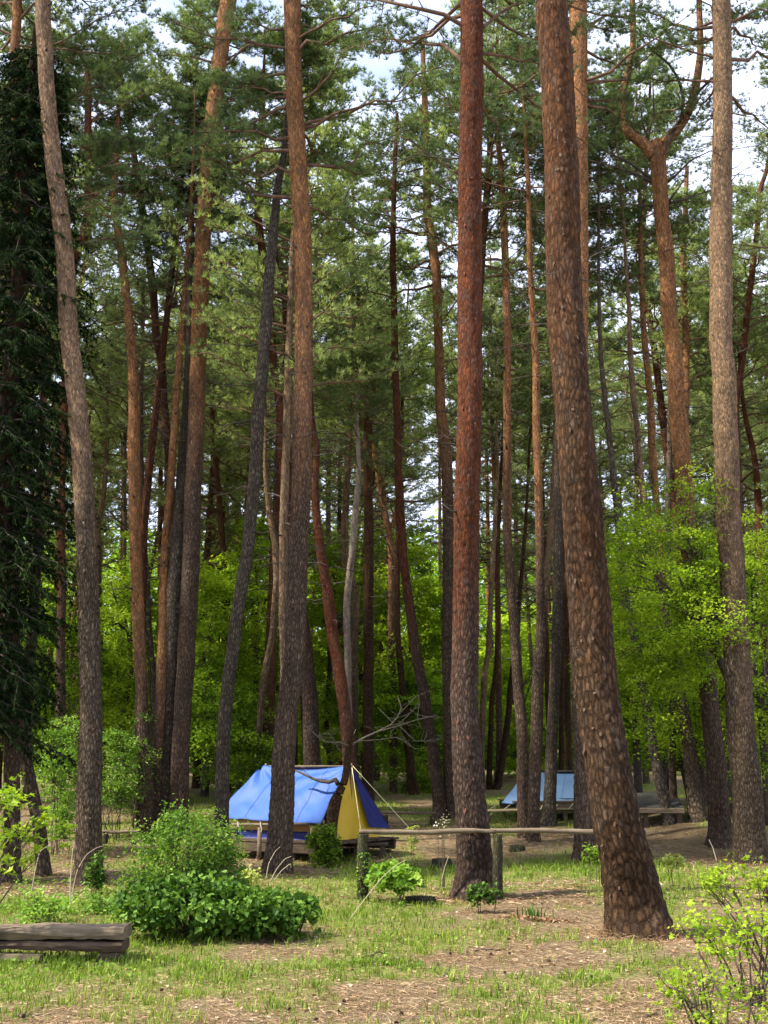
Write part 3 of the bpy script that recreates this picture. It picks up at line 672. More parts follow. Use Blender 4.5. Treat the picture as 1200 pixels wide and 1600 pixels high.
pine('forked pine with two wide upswept arms behind the lime leaved tree', 'red',
     [(1127, 1322, 40), (1127, 1300, 36), (1123, 1267, 33), (1120, 1200, 31), (1112, 1133, 29), (1105, 1067, 28), (1098, 1000, 27), (1087, 930, 28), (1073, 817, 28), (1068, 733, 27), (1062, 667, 28), (1055, 600, 26), (1052, 533, 25), (1047, 500, 24), (1042, 400, 24), (1033, 333, 23), (1028, 267, 24), (1027, 222, 22)],
     tz=(5, 8), stub=30, zc=99, zt=99, fork=True, mat2='orange', flakes=500, dead=26, dlen=1.9)
pine('slim companion pine rising behind the forked pine', 'orange',
     [(1100, 1300, 17), (1090, 1000, 15), (1078, 800, 14), (1070, 650, 12), (1072, 600, 11), (1072, 533, 11), (1070, 500, 11), (1068, 400, 10), (1072, 327, 8), (1073, 260, 6)], Y=31, tz=(4, 8), stub=20, zc=13, zt=18, Lm=1.6)
pine('thin red pine leaning in from the right edge', 'red',
     [(1146, 1300, 14), (1144, 1000, 13), (1146, 800, 12), (1150, 633, 11), (1157, 583, 10), (1165, 517, 10), (1170, 467, 10), (1183, 367, 9), (1188, 293, 8), (1198, 267, 7), (1206, 200, 6)], Y=31, tz=(4, 8), zc=13.5, zt=18)
pine('thin dark red pine at the right edge above the lime leaves', 'red',
     [(1203, 1290, 16), (1197, 1000, 14), (1186, 800, 11), (1185, 783, 11), (1180, 727, 10), (1172, 683, 9), (1163, 643, 7), (1158, 590, 5)], Y=33, tz=(4, 8), zc=11.5, zt=15.5)
pine('long leaning grey pine behind the grey tarpaulin', 'grey',
     [(1045, 1288, 18), (1030, 1217, 18), (1013, 1117, 16), (992, 1000, 15), (973, 917, 15), (967, 833, 12), (963, 783, 11), (955, 717, 10), (948, 650, 9), (940, 583, 8), (936, 500, 6), (936, 400, 5)], tz=(5, 14), stub=20, zc=13, zt=18)
pine('slim reddish pine above the lime tree with short side boughs', 'red',
     [(1050, 1276, 13), (1051, 1200, 11), (1052, 1133, 10), (1040, 950, 10), (1028, 800, 10), (1025, 783, 10), (1020, 700, 12), (1015, 617, 11), (1007, 533, 10), (1005, 500, 9), (1002, 433, 9), (1000, 333, 7), (998, 260, 5)], tz=(3, 7), stub=30, zc=14, zt=19, mat2='orange')
pine('slim brown pine leaning left beyond the grey tarpaulin', 'tan',
     [(1090, 1282, 26), (1083, 1233, 24), (1077, 1167, 22), (1067, 1100, 17), (1035, 933, 12), (1010, 800, 11), (1000, 733, 10), (997, 683, 9), (990, 617, 9), (985, 533, 8), (982, 467, 6)], tz=(4, 10), stub=20, zc=13, zt=17.5)
pine('tall brown pine at the far left inside the dark conifer', 'tan',
     [(17, 1378, 30), (17, 1350, 27), (17, 1200, 25), (22, 1100, 24), (20, 933, 22), (20, 800, 21), (23, 650, 18), (25, 517, 17), (28, 433, 15), (28, 253, 14), (25, 167, 14), (23, 83, 14), (25, 17, 15), (27, -60, 14)], tz=(6, 10), stub=30, zc=14.5, zt=20, mat2='orange')
pine('crooked brown pine bending near the left edge', 'tan',
     [(68, 1368, 22), (65, 1330, 21), (60, 1290, 21), (50, 1240, 22), (40, 1190, 20), (40, 1100, 18), (50, 1000, 17), (57, 900, 17), (60, 850, 17), (62, 760, 14), (66, 650, 12), (68, 500, 9)], tz=(3, 8), zc=11, zt=15)
pine('curved red pine arching behind the peeling tan pine', 'red',
     [(95, 1310, 17), (95, 1000, 14), (97, 760, 11), (101, 640, 11), (104, 560, 12), (108, 480, 13), (116, 405, 14), (125, 385, 15), (133, 367, 15), (142, 320, 15), (140, 300, 14), (136, 270, 14), (138, 233, 12), (138, 147, 10), (136, 90, 7)], Y=25, tz=(3, 7), stub=10, zc=14.5, zt=19)
pine('thin brown pine between the peeling tan pine and the slim orange pine', 'tan',
     [(160, 1290, 12), (157, 1100, 11), (155, 950, 10), (153, 820, 9), (163, 760, 8), (167, 700, 7), (168, 617, 5), (170, 560, 4)], Y=36, tz=(3, 9), zc=11, zt=15)
pine('twisted pale brown pine stem left of the straight brown pine', 'tan',
     [(402, 1280, 12), (403, 1167, 11), (410, 1083, 11), (420, 1020, 11), (425, 1000, 11), (432, 900, 11), (430, 850, 10), (420, 800, 9), (413, 733, 7), (416, 660, 5)], Y=31, tz=(2, 7), zc=10.5, zt=14.5, dead=20, dlen=1.2)
pine('broad dark red trunk in the shade behind the big blue tent peak', 'dark',
     [(423, 1290, 26), (422, 1180, 22), (420, 1130, 20), (424, 1000, 17), (432, 800, 14), (438, 650, 11)], Y=33, tz=(0, 4), zc=12, zt=17)
pine('pale pink brown pine bowing beyond the log rail', 'tan',
     [(753, 1250, 11), (752, 1167, 10), (757, 1050, 10), (762, 1030, 9), (767, 933, 8), (773, 833, 7), (777, 733, 5), (776, 660, 4)], Y=37, tz=(1, 4), zc=12.5, zt=16.5)
pine('thin pole like pine left of the pale blue tent', 'dark',
     [(764, 1252, 10), (765, 1200, 9), (768, 1100, 8), (777, 1033, 8), (777, 900, 7), (781, 760, 6)], Y=39, tz=(2, 8), zc=13.5, zt=18)
pine('slanting thin dark pine beside the pale blue tent corner', 'dark',
     [(776, 1248, 12), (783, 1200, 12), (795, 1110, 10), (806, 1000, 8), (815, 900, 7), (822, 800, 5)], Y=39, tz=(6, 12), zc=12.5, zt=17)
pine('thin dark pine seen through the leaves above the log rail', 'dark',
     [(647, 1262, 15), (642, 1200, 13), (632, 1100, 11), (622, 1000, 10), (620, 880, 9), (622, 780, 8), (628, 660, 6)], Y=35, tz=(4, 12), zc=13, zt=18)
pine('thin dark pine behind the right slope of the pale blue tent', 'dark',
     [(889, 1240, 11), (888, 1167, 10), (887, 1033, 10), (884, 900, 9), (882, 760, 7), (886, 620, 6)], Y=37, tz=(4, 12), zc=14, zt=18)
pine('narrow dark pine between the grey flared pine and the thin dark pine', 'dark',
     [(877, 1244, 9), (877, 1167, 9), (879, 1000, 8), (877, 850, 7), (872, 700, 5)], Y=40, tz=(4, 12), zc=13.5, zt=18)
pine('distant orange pine seen below the canopy left of the leaning grey trunk', 'orange',
     [(330, 1230, 11), (331, 1000, 10), (332, 877, 9), (333, 740, 8), (336, 620, 6)], Y=43, tz=(2, 7), zc=13.5, zt=18.5)
pine('distant straight pine next to the distant orange pine', 'tan',
     [(353, 1230, 10), (353, 1000, 9), (353, 870, 8), (354, 770, 7), (352, 640, 6)], Y=45, tz=(2, 7), zc=14, zt=18.5)
pine('distant bent pine stem touching the leaning grey trunk', 'orange',
     [(378, 1230, 9), (376, 1000, 8), (373, 850, 7), (372, 833, 7), (366, 733, 6), (368, 640, 5)], Y=42, tz=(2, 7), zc=12.5, zt=17)
pine('distant pine stem over the maples left of the smooth orange pine', 'red',
     [(248, 1230, 9), (249, 1000, 8), (250, 830, 8), (251, 735, 7), (253, 620, 5)], Y=41, tz=(2, 7), zc=13, zt=17.5)
pine('distant dark pine stem over the maples beside the peeling tan pine', 'dark',
     [(190, 1230, 9), (191, 1000, 8), (193, 830, 8), (193, 740, 7), (190, 640, 5)], Y=44, tz=(2, 7), zc=13, zt=18)
pine('distant brown pine stem behind the dark red leaning pine', 'tan',
     [(516, 1230, 10), (515, 1000, 9), (513, 860, 8), (513, 740, 7), (512, 640, 6)], Y=44, tz=(2, 7), zc=13.5, zt=18)
pine('leaning grey pine at the foot of the lime leaved tree', 'grey',
     [(1085, 1290, 17), (1066, 1180, 17), (1050, 1080, 15), (1046, 950, 13), (1044, 850, 11), (1046, 700, 9), (1050, 560, 7)], Y=33, tz=(4, 12), zc=12.5, zt=18)

CROWNZ = []
for i, (label, mk, pts, Y, o) in enumerate(T):
    bp = gpt(pts[0][0], pts[0][1]) if Y is None else None
    if bp is not None: Y = bp[1]
    zt = o.get('zt', 18); big = mk == 'dark_big'; fork = o.get('fork')
    c, r = axis_from_pixels(pts, Y, None if fork else zt, .12, i)
    # carry the foot onto the soil where the picture does not show it
    g0 = float(gz(c[0, 0], c[0, 1]))
    if c[0, 2] > g0 + .02:
        c = np.vstack([[c[0, 0], c[0, 1], g0], c]); r = np.append(r[0], r)
    else: c[0, 2] = g0
    keep = np.append([True], c[1:, 2] > g0 + .05); c, r = c[keep], r[keep]
    base = c[0].copy()
    root = thing('pine_tree' if mk != 'pale' else 'birch_tree', label, 'tree', base, 'tall pines of the grove')
    pxm = F / Y * .64
    mat = {'dark_big': 'dark'}.get(mk, mk); topm = o.get('mat2', mat)
    mb = MB()
    ax = trunk_mesh(mb, c, r, o.get('tz', (4, 9)), i * 13 + 1, pxm, o.get('fl', 1.25), o.get('rough', 1.), o.get('flakes', 0), cellw=o.get('cell', .042))
    wood, crown = MB(), MB()
    if fork:
        # two upswept arms and the dark curling bough between them
        arms = [[(1022, 245, 20), (1008, 226, 18), (992, 216, 16), (980, 205, 15), (974, 180, 13), (973, 143, 12), (981, 117, 11), (990, 67, 10), (988, 0, 9), (985, -70, 8)],
                [(1030, 250, 18), (1040, 222, 17), (1060, 200, 16), (1072, 183, 14), (1080, 163, 14), (1088, 133, 13), (1095, 83, 11), (1092, 0, 9), (1093, -70, 8)]]
        for j, apts in enumerate(arms):
            ca, ra = [], []
            for q, (px, py, w) in enumerate(apts):
                yy = Y + (-.25 if j else .3) * q / 9; ca.append(at(px, py, yy)); ra.append(w * .5 * depth(px, py, yy) / F)
            ca.append(ca[-1] + np.array([.05, 0, 2.])); ra.append(.035)
            ca = np.array(ca); ra = np.array(ra)
            tq = np.linspace(0, len(ca) - 1, 60); Pq = np.stack([smooth(np.interp(tq, np.arange(len(ca)), ca[:, k_]), 5) for k_ in range(3)], -1)
            n0 = mb.n
            tubes(mb, Pq, np.interp(tq, np.arange(len(ra)), ra), 12, 0, tone=.8, plate=.5, crack=.8)
            axa = lambda zq, ca=ca, ra=ra: (np.stack([np.interp(zq, ca[3:, 2], ca[3:, 0]), np.interp(zq, ca[3:, 2], ca[3:, 1]), np.asarray(zq, float)], -1), np.interp(zq, ca[3:, 2], ra[3:]))
            pine_top(wood, crown, axa, ca[7, 2], ca[-1, 2], 11, 2.0, 1., 12, noface=True, dead=(5, ca[3, 2], ca[4, 2]), dead_len=1.3)
        for cpts, r0 in (([(1028, 250), (1036, 240), (1050, 210), (1064, 187), (1068, 157), (1064, 135), (1057, 118), (1045, 100), (1033, 90), (1018, 78), (1004, 62), (997, 43)], .05), ([(1050, 212), (1075, 180), (1095, 150), (1112, 125)], .03), ([(1012, 222), (1016, 200), (1022, 180), (1020, 130), (1019, 100)], .03), ([(1012, 215), (1003, 190), (1001, 158)], .025),
                          ([(1020, 285), (990, 270), (965, 262), (920, 250)], .045), ([(1018, 280), (985, 255), (950, 238), (920, 222)], .035), ([(1035, 290), (1055, 275), (1080, 250), (1112, 235)], .035), ([(1045, 318), (1075, 310), (1110, 297)], .035), ([(1028, 322), (990, 320), (955, 319)], .03), ([(1045, 315), (1056, 300), (1070, 280)], .03)):
            Pq = np.array([at(px, py, Y - .15 * q * .5) for q, (px, py) in enumerate(cpts)])
            tubes(wood, Pq, np.linspace(r0, r0 * .3, len(Pq)), 6, 1)
            b0 = np.zeros(6, int); tt = rng.uniform(.3, 1., 6); p, d = interp_line(Pq[None], b0, tt)
            P2 = bough_lines(p, rng.uniform(0, 6.28, 6), rng.normal(.4, .5, 6), rng.uniform(.2, .6, 6), 4, .3, .1, 0); tubes(wood, P2, np.ones((6, 1)) * np.linspace(.009, .004, 4)[None], 3, 1)
        dz = (6, c[-1, 2] - .3)
    else:
        zc = min(o.get('zc', 13), zt - 2)
        L = o.get('Lm', 3.1 if Y < 30 else 2.7)
        dens = 1.25 if Y < 30 else 1.0
        pine_top(wood, crown, ax, zc, zt, int(22 + (zt - zc) * 3.4), L, dens, 14 if Y < 30 else 11, .13 if Y < 32 else .145, .0125 if Y < 32 else .018,
                 dead=(0, 1, 2), thick=1. if Y < 32 else 1.25, noface=Y < 30)
        dz = (max(base[2] + 4.5, zc - 7), zc)
    nd = o.get('dead', 26 if Y > 20 else 10)
    if nd and dz[1] > dz[0] + .5:
        pine_top(wood, MB(), ax, dz[0], dz[1], 1, .01, 0, 1, dead=(nd, dz[0], dz[1]), dead_len=o.get('dlen', 1.9), thick=1. if Y < 32 else 1.3)
    if o.get('stub'): stubs(mb, ax, base[2] + 3, min(dz[1] + 2, ax(99)[0][2] - .3 if False else c[-1, 2] - .3), o['stub'], 1. if Y < 24 else 1.1)
    # the colour change of the bark is the tree's own: lower plates grey brown, upper skin orange
    mats = [M[mat] if topm == mat else M[topm], M['flake_red'] if mat == 'red' else M['flake'], M['twig']]
    mb.build('trunk', mats, root, base)
    merge(crown, wood, 1)
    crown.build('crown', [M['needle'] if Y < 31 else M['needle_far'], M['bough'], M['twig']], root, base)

# ------------------------------------------------------------------ farther pines: eight kinds of tree, copied
def proto(i):
    loc = np.zeros(3)
    root = thing('pine_tree', 'x', 'tree', loc, 'slender pines merging into the distant canopy')
    h = rng.uniform(17, 20.5); c = np.array([[0, 0, 0.], [rng.normal(0, .25), rng.normal(0, .2), h * .35], [rng.normal(0, .5), rng.normal(0, .4), h * .7], [rng.normal(0, .7), rng.normal(0, .5), h]])
    r0 = rng.uniform(.11, .17); r = np.array([r0, r0 * .85, r0 * .6, .03])
    mb, wood, crown = MB(), MB(), MB()
    ax = trunk_mesh(mb, c, r, (2.5, 7), 300 + i, 22, 1.2, 1.)
    pine_top(wood, crown, ax, h - rng.uniform(7.5, 10) - (2.0 if i > 3 else 0), h, 60, rng.uniform(2.4, 3.0), 1., 9, .15, .019, dead=(0, 1, 2), thick=1.35)
    pine_top(wood, MB(), ax, 4, h - 7, 1, .01, 0, 1, dead=(24, 5, h - 7), dead_len=1.7, thick=1.5)
    merge(crown, wood, 1)
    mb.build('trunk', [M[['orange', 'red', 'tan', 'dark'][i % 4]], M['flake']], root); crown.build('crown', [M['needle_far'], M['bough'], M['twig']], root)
    return root
protos = [proto(i) for i in range(8)]
def copy_tree(o):
    c = o.copy(); COL.objects.link(c)
    for ch in o.children:
        d = ch.copy(); COL.objects.link(d); d.parent = c
    return c
spots = []
tries = 0
while len(spots) < 160 and tries < 30000:
    tries += 1
    Yq = rng.uniform(33, 60) if len(spots) < 84 else rng.uniform(24, 34) if len(spots) < 106 else rng.uniform(60, 82)
    xq = rng.uniform(-1, 1) * (Yq * .40 + 1.5)
    if all((xq - a) ** 2 + ((Yq - b_)) ** 2 > (1.2 if Yq > 34 else 2.2) ** 2 for a, b_ in spots):
        pxq = 600 + xq / Yq * F
        if Yq < 36 and (90 < pxq < 1130) : continue     # nearer ground is taken by the traced trees
        if 690 < pxq < 900 and Yq < 40: continue
        if 850 < pxq < 1330 and Yq < 33: continue
        spots.append((xq, Yq))
for a_, b_ in ((-5.55, 26.5), (-1.95, 23.7), (1.95, 26), (.3, 35.5), (9.0, 33)): spots.append((a_, b_ + .3))
used = set()
for i, (xq, Yq) in enumerate(spots):
    k_ = i % 8
    o = protos[k_] if k_ not in used else copy_tree(protos[k_]); used.add(k_)
    o.location = (xq, Yq, float(gz(xq, Yq)) - .05); o.rotation_euler = (rng.normal(0, .02), rng.normal(0, .03), rng.uniform(0, 6.28))
    sc = rng.uniform(.92, 1.08); o.scale = (sc, sc, sc * (1 + .12 * (Yq > 46 or i >= len(spots) - 5)))
    o['label'] = ['slender orange barked pine standing deep in the grove', 'slender red barked pine standing deep in the grove', 'slender tan barked pine standing deep in the grove', 'slender dark barked pine standing deep in the grove'][k_ % 4]
    o['group'] = ['distant orange pines', 'distant red pines', 'distant tan pines', 'distant dark pines'][k_ % 4]

# ------------------------------------------------------------------ broadleaved understory trees
def broadleaf(name, label, cat, px0, px1, py0, py1, Y, mat, nspray, per, size, shape='kite', depthm=2.5, basepx=None, tilt=.55, spr=.55, flat=.14, stems=9, group=None, hole=.0):
    """layered sprays of leaves hung on forking limbs; the box in pixels gives its true extent at distance Y"""
    a, b = at(px0, py1, Y), at(px1, py0, Y)
    cx, hx = (a[0] + b[0]) / 2, (b[0] - a[0]) / 2
    cz, hz = (a[2] + b[2]) / 2, (b[2] - a[2]) / 2
    bx = cx if basepx is None else at(basepx, 1250, Y)[0]
    base = np.array([bx, Y, float(gz(bx, Y))])
    root = thing(name, label, cat, base, group)
    wood, fol = MB(), MB()
    d = rand_dirs(nspray) * (rng.uniform(.25, 1., (nspray, 1)) ** .5)
    d[:, 0] = np.sign(d[:, 0]) * np.abs(d[:, 0]) ** .8
    an = np.arctan2(d[:, 2], d[:, 0]); d = d * (.62 + .85 * vnoise(an * 2.2 + px0, d[:, 1] * 2 + py0, 5))[:, None]
    cc = np.array([cx, Y, cz]) + d * np.array([hx, depthm, hz])
    cc[:, 2] += (fbm(cc[:, 0] * .8, cc[:, 1] * .8, 2, int(px0) + 5) - .5) * hz * .5
    cc[:, 2] = np.maximum(cc[:, 2], gz(cc[:, 0], cc[:, 1]) + (.05 if cat in ('shrub', 'plant', 'sapling') else .5))
    # trunk and limbs (a shrub: many thin stems from the soil)
    shrubby = cat in ('shrub', 'plant', 'sapling')
    nb = stems
    pick = rng.choice(nspray, min(nb, nspray), replace=False); npk = len(pick)
    K = 7; t = np.linspace(0, 1, K)[None, :, None]
    if shrubby:
        st = np.tile(base, (npk, 1)); st[:, :2] += (cc[pick][:, :2] - base[:2]) * rng.uniform(.2, .8, (npk, 1)); st[:, 2] = gz(st[:, 0], st[:, 1]) - .03
        if basepx is not None: st = np.tile(base, (npk, 1)) + rng.normal(0, .04, (npk, 3)) * [1, 1, 0]
        r0 = .010 if cat != 'plant' else .005
    else:
        fork = np.array([bx + rng.normal(0, .1), Y, max(base[2] + .7, cz - hz * .75)]); top = np.array([cx, Y, cz + hz * .5])
        tr = np.array([base - [0, 0, .2], base * .5 + fork * .5 + rng.normal(0, .05, 3), fork, fork * .5 + top * .5 + rng.normal(0, .12, 3), top])
        rt = min(.11, .05 + hz * .022); tubes(wood, tr, np.array([rt * 1.2, rt, rt * .85, rt * .5, .012]), 8, 0)
        tq_ = rng.uniform(0, .75, npk)[:, None]; st = np.where(tq_ < .5, tr[2] * (1 - 2 * tq_) + tr[3] * 2 * tq_, tr[3] * (2 - 2 * tq_) + tr[4] * (2 * tq_ - 1)); r0 = rt * .36
    mid = st * .5 + cc[pick] * .5; mid[:, 2] = np.maximum(mid[:, 2], cc[pick][:, 2] * .72 + st[:, 2] * .28)
    Pn = (1 - t) ** 2 * st[:, None] + 2 * t * (1 - t) * mid[:, None] + t ** 2 * cc[pick][:, None]
    Pn[:, 1:-1] += rng.normal(0, .03 if shrubby else .06, (npk, K - 2, 3)) * min(1, hz)
    tubes(wood, Pn, np.linspace(r0, r0 * .35, K)[None] * np.ones((npk, 1)), 5, 0)
    near = np.argmin(((cc[:, None] - cc[pick][None]) ** 2).sum(-1), 1)
    p, _ = interp_line(Pn, near, np.full(nspray, .72))
    q = np.stack([p, (p + cc) / 2 + rng.normal(0, .06, p.shape), cc], 1)
    tubes(wood, q, np.ones((nspray, 1)) * np.array([.010, .007, .004])[None] * (1 if Y > 18 else .35), 3, 0)
    # leaves
    n = nspray * per
    s_ = np.repeat(np.arange(nspray), per)
    rr = np.sqrt(rng.uniform(0, 1, n)); th = rng.uniform(0, 2 * PI, n)
    sr = (spr * rng.uniform(.6, 1.3, nspray))[s_]
    off = np.stack([rr * np.cos(th) * sr, rr * np.sin(th) * sr, rng.normal(0, flat, n) * sr - .28 * rr ** 2 * sr], -1)
    tilt_dir = rng.normal(0, .25, (nspray, 2))[s_]
    off[:, 2] += off[:, 0] * tilt_dir[:, 0] + off[:, 1] * tilt_dir[:, 1]
    pos = cc[s_] + off
    pos[:, 2] = np.maximum(pos[:, 2], gz(pos[:, 0], pos[:, 1]) + .03)
    tint = rng.uniform(0, 1, nspray)[s_] * .8 + rng.normal(.1, .2, n)
    leaves(fol, pos, size, shape, tilt, tint, droop=.25)
    if basepx != 'none': wood.build('stem' if hz < .8 else 'trunk', M['twig'], root, base)
    fol.build('foliage', mat, root, base)
    return root
B = broadleaf
B('maple_tree', 'bright green maple between the peeling tan pine and the slim orange pine', 'tree', 145, 255, 845, 1180, 33, M['maple'], 120, 120, .10, depthm=2.2, basepx=190)
B('maple_tree', 'tall green maple just behind the smooth orange pine', 'tree', 285, 365, 880, 1170, 34, M['maple'], 110, 130, .10, depthm=2.2)
B('maple_tree', 'bright maple filling the gap behind the leaning grey trunk', 'tree', 340, 460, 830, 1130, 36, M['maple'], 150, 130, .10, depthm=2.4)
B('maple_tree', 'large light green maple directly behind the blue tent ridge', 'tree', 465, 580, 825, 1180, 39, M['maple'], 170, 130, .11, depthm=2.5)
B('maple_tree', 'rounded bright green maple above the back log rail', 'tree', 575, 700, 830, 1160, 38, M['maple'], 200, 130, .11, depthm=2.5)
B('maple_tree', 'deep green maple under the bright one by the blue tent', 'tree', 560, 710, 1030, 1190, 36, M['maple_dk'], 110, 120, .10, depthm=2.0, tilt=.5)
B('maple_tree', 'distant green tree seen between the thin poles by the pale blue tent', 'tree', 740, 880, 960, 1200, 46, M['maple'], 120, 110, .13, depthm=2.5)
B('maple_tree', 'low dark green maple left of the big blue tent', 'tree', 290, 400, 1040, 1215, 32, M['maple_dk'], 90, 110, .09, depthm=2.0)
B('maple_tree', 'deep green maple shading the slope behind the joined trunks', 'tree', 150, 300, 980, 1190, 36, M['maple_dk'], 130, 110, .10, depthm=2.2)
B('maple_tree', 'green maple hidden behind the dark conifer', 'tree', -30, 130, 880, 1190, 32, M['maple_dk'], 160, 110, .10, depthm=2.4)
B('maple_tree', 'lime green tree spreading layered sprays between the forked pine and the thickest pine', 'tree', 950, 1130, 775, 1130, 22.5, M['lime'], 250, 105, .060, 'oval', depthm=1.7, basepx=1168, spr=.42, stems=14)
B('maple_tree', 'broad yellow green tree under the forked pine joining the lime leaved tree', 'tree', 985, 1190, 850, 1190, 26.5, M['lime'], 200, 105, .07, 'oval', depthm=1.6, basepx=1135, spr=.5, stems=12)
B('maple_tree', 'yellow green tree glowing between the thickest pine and the grey tarpaulin', 'tree', 935, 1040, 890, 1180, 29, M['maple'], 110, 110, .085, depthm=1.6, spr=.5)
B('maple_tree', 'lime green tree at the right edge behind the pale straight pine', 'tree', 1125, 1235, 790, 1240, 25.5, M['lime'], 170, 100, .068, 'oval', depthm=1.8, basepx=1195, spr=.45, stems=12)
B('maple_tree', 'darker green tree behind the foot of the lime leaved tree', 'tree', 945, 1110, 1010, 1215, 31, M['maple_dk'], 130, 110, .085, depthm=1.9)
B('maple_tree', 'tall pale green tree rising behind the lime leaved tree', 'tree', 955, 1100, 860, 1060, 34, M['maple'], 110, 110, .10, depthm=2.)
B('maple_tree', 'dark green tree closing the view behind the back log rail', 'tree', 600, 760, 1110, 1225, 44, M['maple_dk'], 100, 110, .12, depthm=2.2)
B('maple_tree', 'dark green tree closing the view behind the pale blue tent', 'tree', 760, 960, 1090, 1225, 50, M['maple_dk'], 110, 110, .13, depthm=2.2)
B('shrub', 'light green shrub between the crooked pine and the peeling tan pine', 'shrub', 62, 128, 1115, 1330, 22.5, M['shrub'], 75, 80, .055, 'oval', depthm=.9, spr=.30)
B('shrub', 'loose white green shrub right of the peeling tan pine', 'shrub', 158, 222, 1130, 1290, 25, M['shrub'], 75, 75, .055, 'oval', depthm=.9, spr=.32)
B('shrub', 'dark green low maple bush on the slope behind the big blue tent', 'shrub', 360, 420, 1130, 1230, 31, M['maple_dk'], 40, 90, .09, depthm=.9)
B('shrub', 'small dark bush under the trees behind the back log rail', 'shrub', 640, 690, 1205, 1265, 37, M['maple_dk'], 30, 90, .09, depthm=.8)
# far hedge of trees that closes the forest
for i, (x0, x1, y0, yy) in enumerate([(-40, 180, 1010, 56), (160, 360, 1040, 58), (330, 520, 1030, 57), (500, 700, 1060, 59), (680, 880, 1060, 60), (860, 1060, 1040, 58), (1040, 1260, 1000, 56)]):
    B('understory_tree', 'dim green understory tree closing the far edge of the grove', 'tree', x0, x1, y0, 1215, yy, M['maple_dk'] if i % 2 else M['maple'], 130, 100, .16, depthm=2.5, spr=.8, group='dim understory trees at the far edge')

for i, (x0, x1, y0, yy) in enumerate([(-60, 150, 930, 66), (110, 330, 960, 68), (300, 520, 930, 67), (480, 690, 990, 70), (650, 830, 940, 66), (790, 980, 925, 69), (930, 1130, 910, 67), (1080, 1290, 930, 66)]):
    B('understory_tree', 'dim green understory tree closing the far edge of the grove', 'tree', x0, x1, y0, 1215, yy, M['maple'], 150, 100, .22, depthm=3, spr=1.0, group='dim understory trees at the far edge')
# far-off wood on the rising ground: one mass
mb = MB(); n = 120000; x = rng.uniform(-42, 42, n); yq = rng.uniform(74, 96, n); top = 10 + 5.5 * fbm(x * .22, yq * .2, 3, 61); z = gz(x, yq) + rng.uniform(0, 1, n) ** .8 * top
leaves(mb, np.stack([x, yq, z], -1), .42, 'kite', .8, tint=np.clip(.45 + (fbm(x * .6, z * .9, 3, 63) - .5) * 1.6 + rng.normal(0, .12, n), 0, 1)); tag(mb.build('distant_forest', M['maple_dk']), 'far off green wood closing the view beyond the pines', None, kind='stuff')

# dark conifer at the left edge
cxb = at(-52, 1350, 18.4); cxb[2] = gz(cxb[0], cxb[1])
root = thing('dark_conifer', 'dark drooping conifer filling the left edge', 'tree', cxb)
mb, wood, crown = MB(), MB(), MB()
c = np.array([cxb, cxb + [0.1, 0, 6], cxb + [.15, 0, 11], cxb + [.1, 0, 14.8]]); r = np.array([.2, .16, .11, .03])
ax = trunk_mesh(mb, c, r, (20, 30), 77, 60, 1.2)
nb = 240; zs = np.linspace(2.4, 14.2, nb) + rng.normal(0, .1, nb); cc_, rr_ = ax(zs)
az = np.arange(nb) * 2.399; L = rng.uniform(.8, 1.25, nb) * np.clip((16 - zs) / 6, .25, 1)
Pn = bough_lines(cc_, az, rng.normal(-.05, .15, nb), L, 6, .15, .05, -.28); tubes(wood, Pn, np.linspace(.028, .006, 6)[None] * np.ones((nb, 1)), 4, 0)
ns = 12; b = np.repeat(np.arange(nb), ns); tt = np.tile(np.linspace(.15, 1, ns), nb); p, d = interp_line(Pn, b, tt)
a2 = np.arctan2(d[:, 1], d[:, 0]) + np.tile([.9, -.9], len(b) // 2) * (tt < .97); L2 = rng.uniform(.25, .6, len(b))
P2 = bough_lines(p, a2, rng.normal(-.35, .2, len(b)), L2, 4, .15, .06, -.35); tubes(wood, P2, np.ones((len(b), 1)) * np.linspace(.006, .003, 4)[None], 3, 0)
bb = np.repeat(np.arange(len(b)), 12); p3, d3 = interp_line(P2, bb, np.tile(np.linspace(.0, 1, 12), len(b))); needles(crown, p3 + rng.normal(0, .02, p3.shape), norm(d3 + np.array([0, 0, -.5])), 10, .09, .017, .6)
merge(crown, wood, 1)
mb.build('trunk', [M['dark'], M['flake']], root, cxb); crown.build('crown', [M['conifer'], M['twig']], root, cxb)

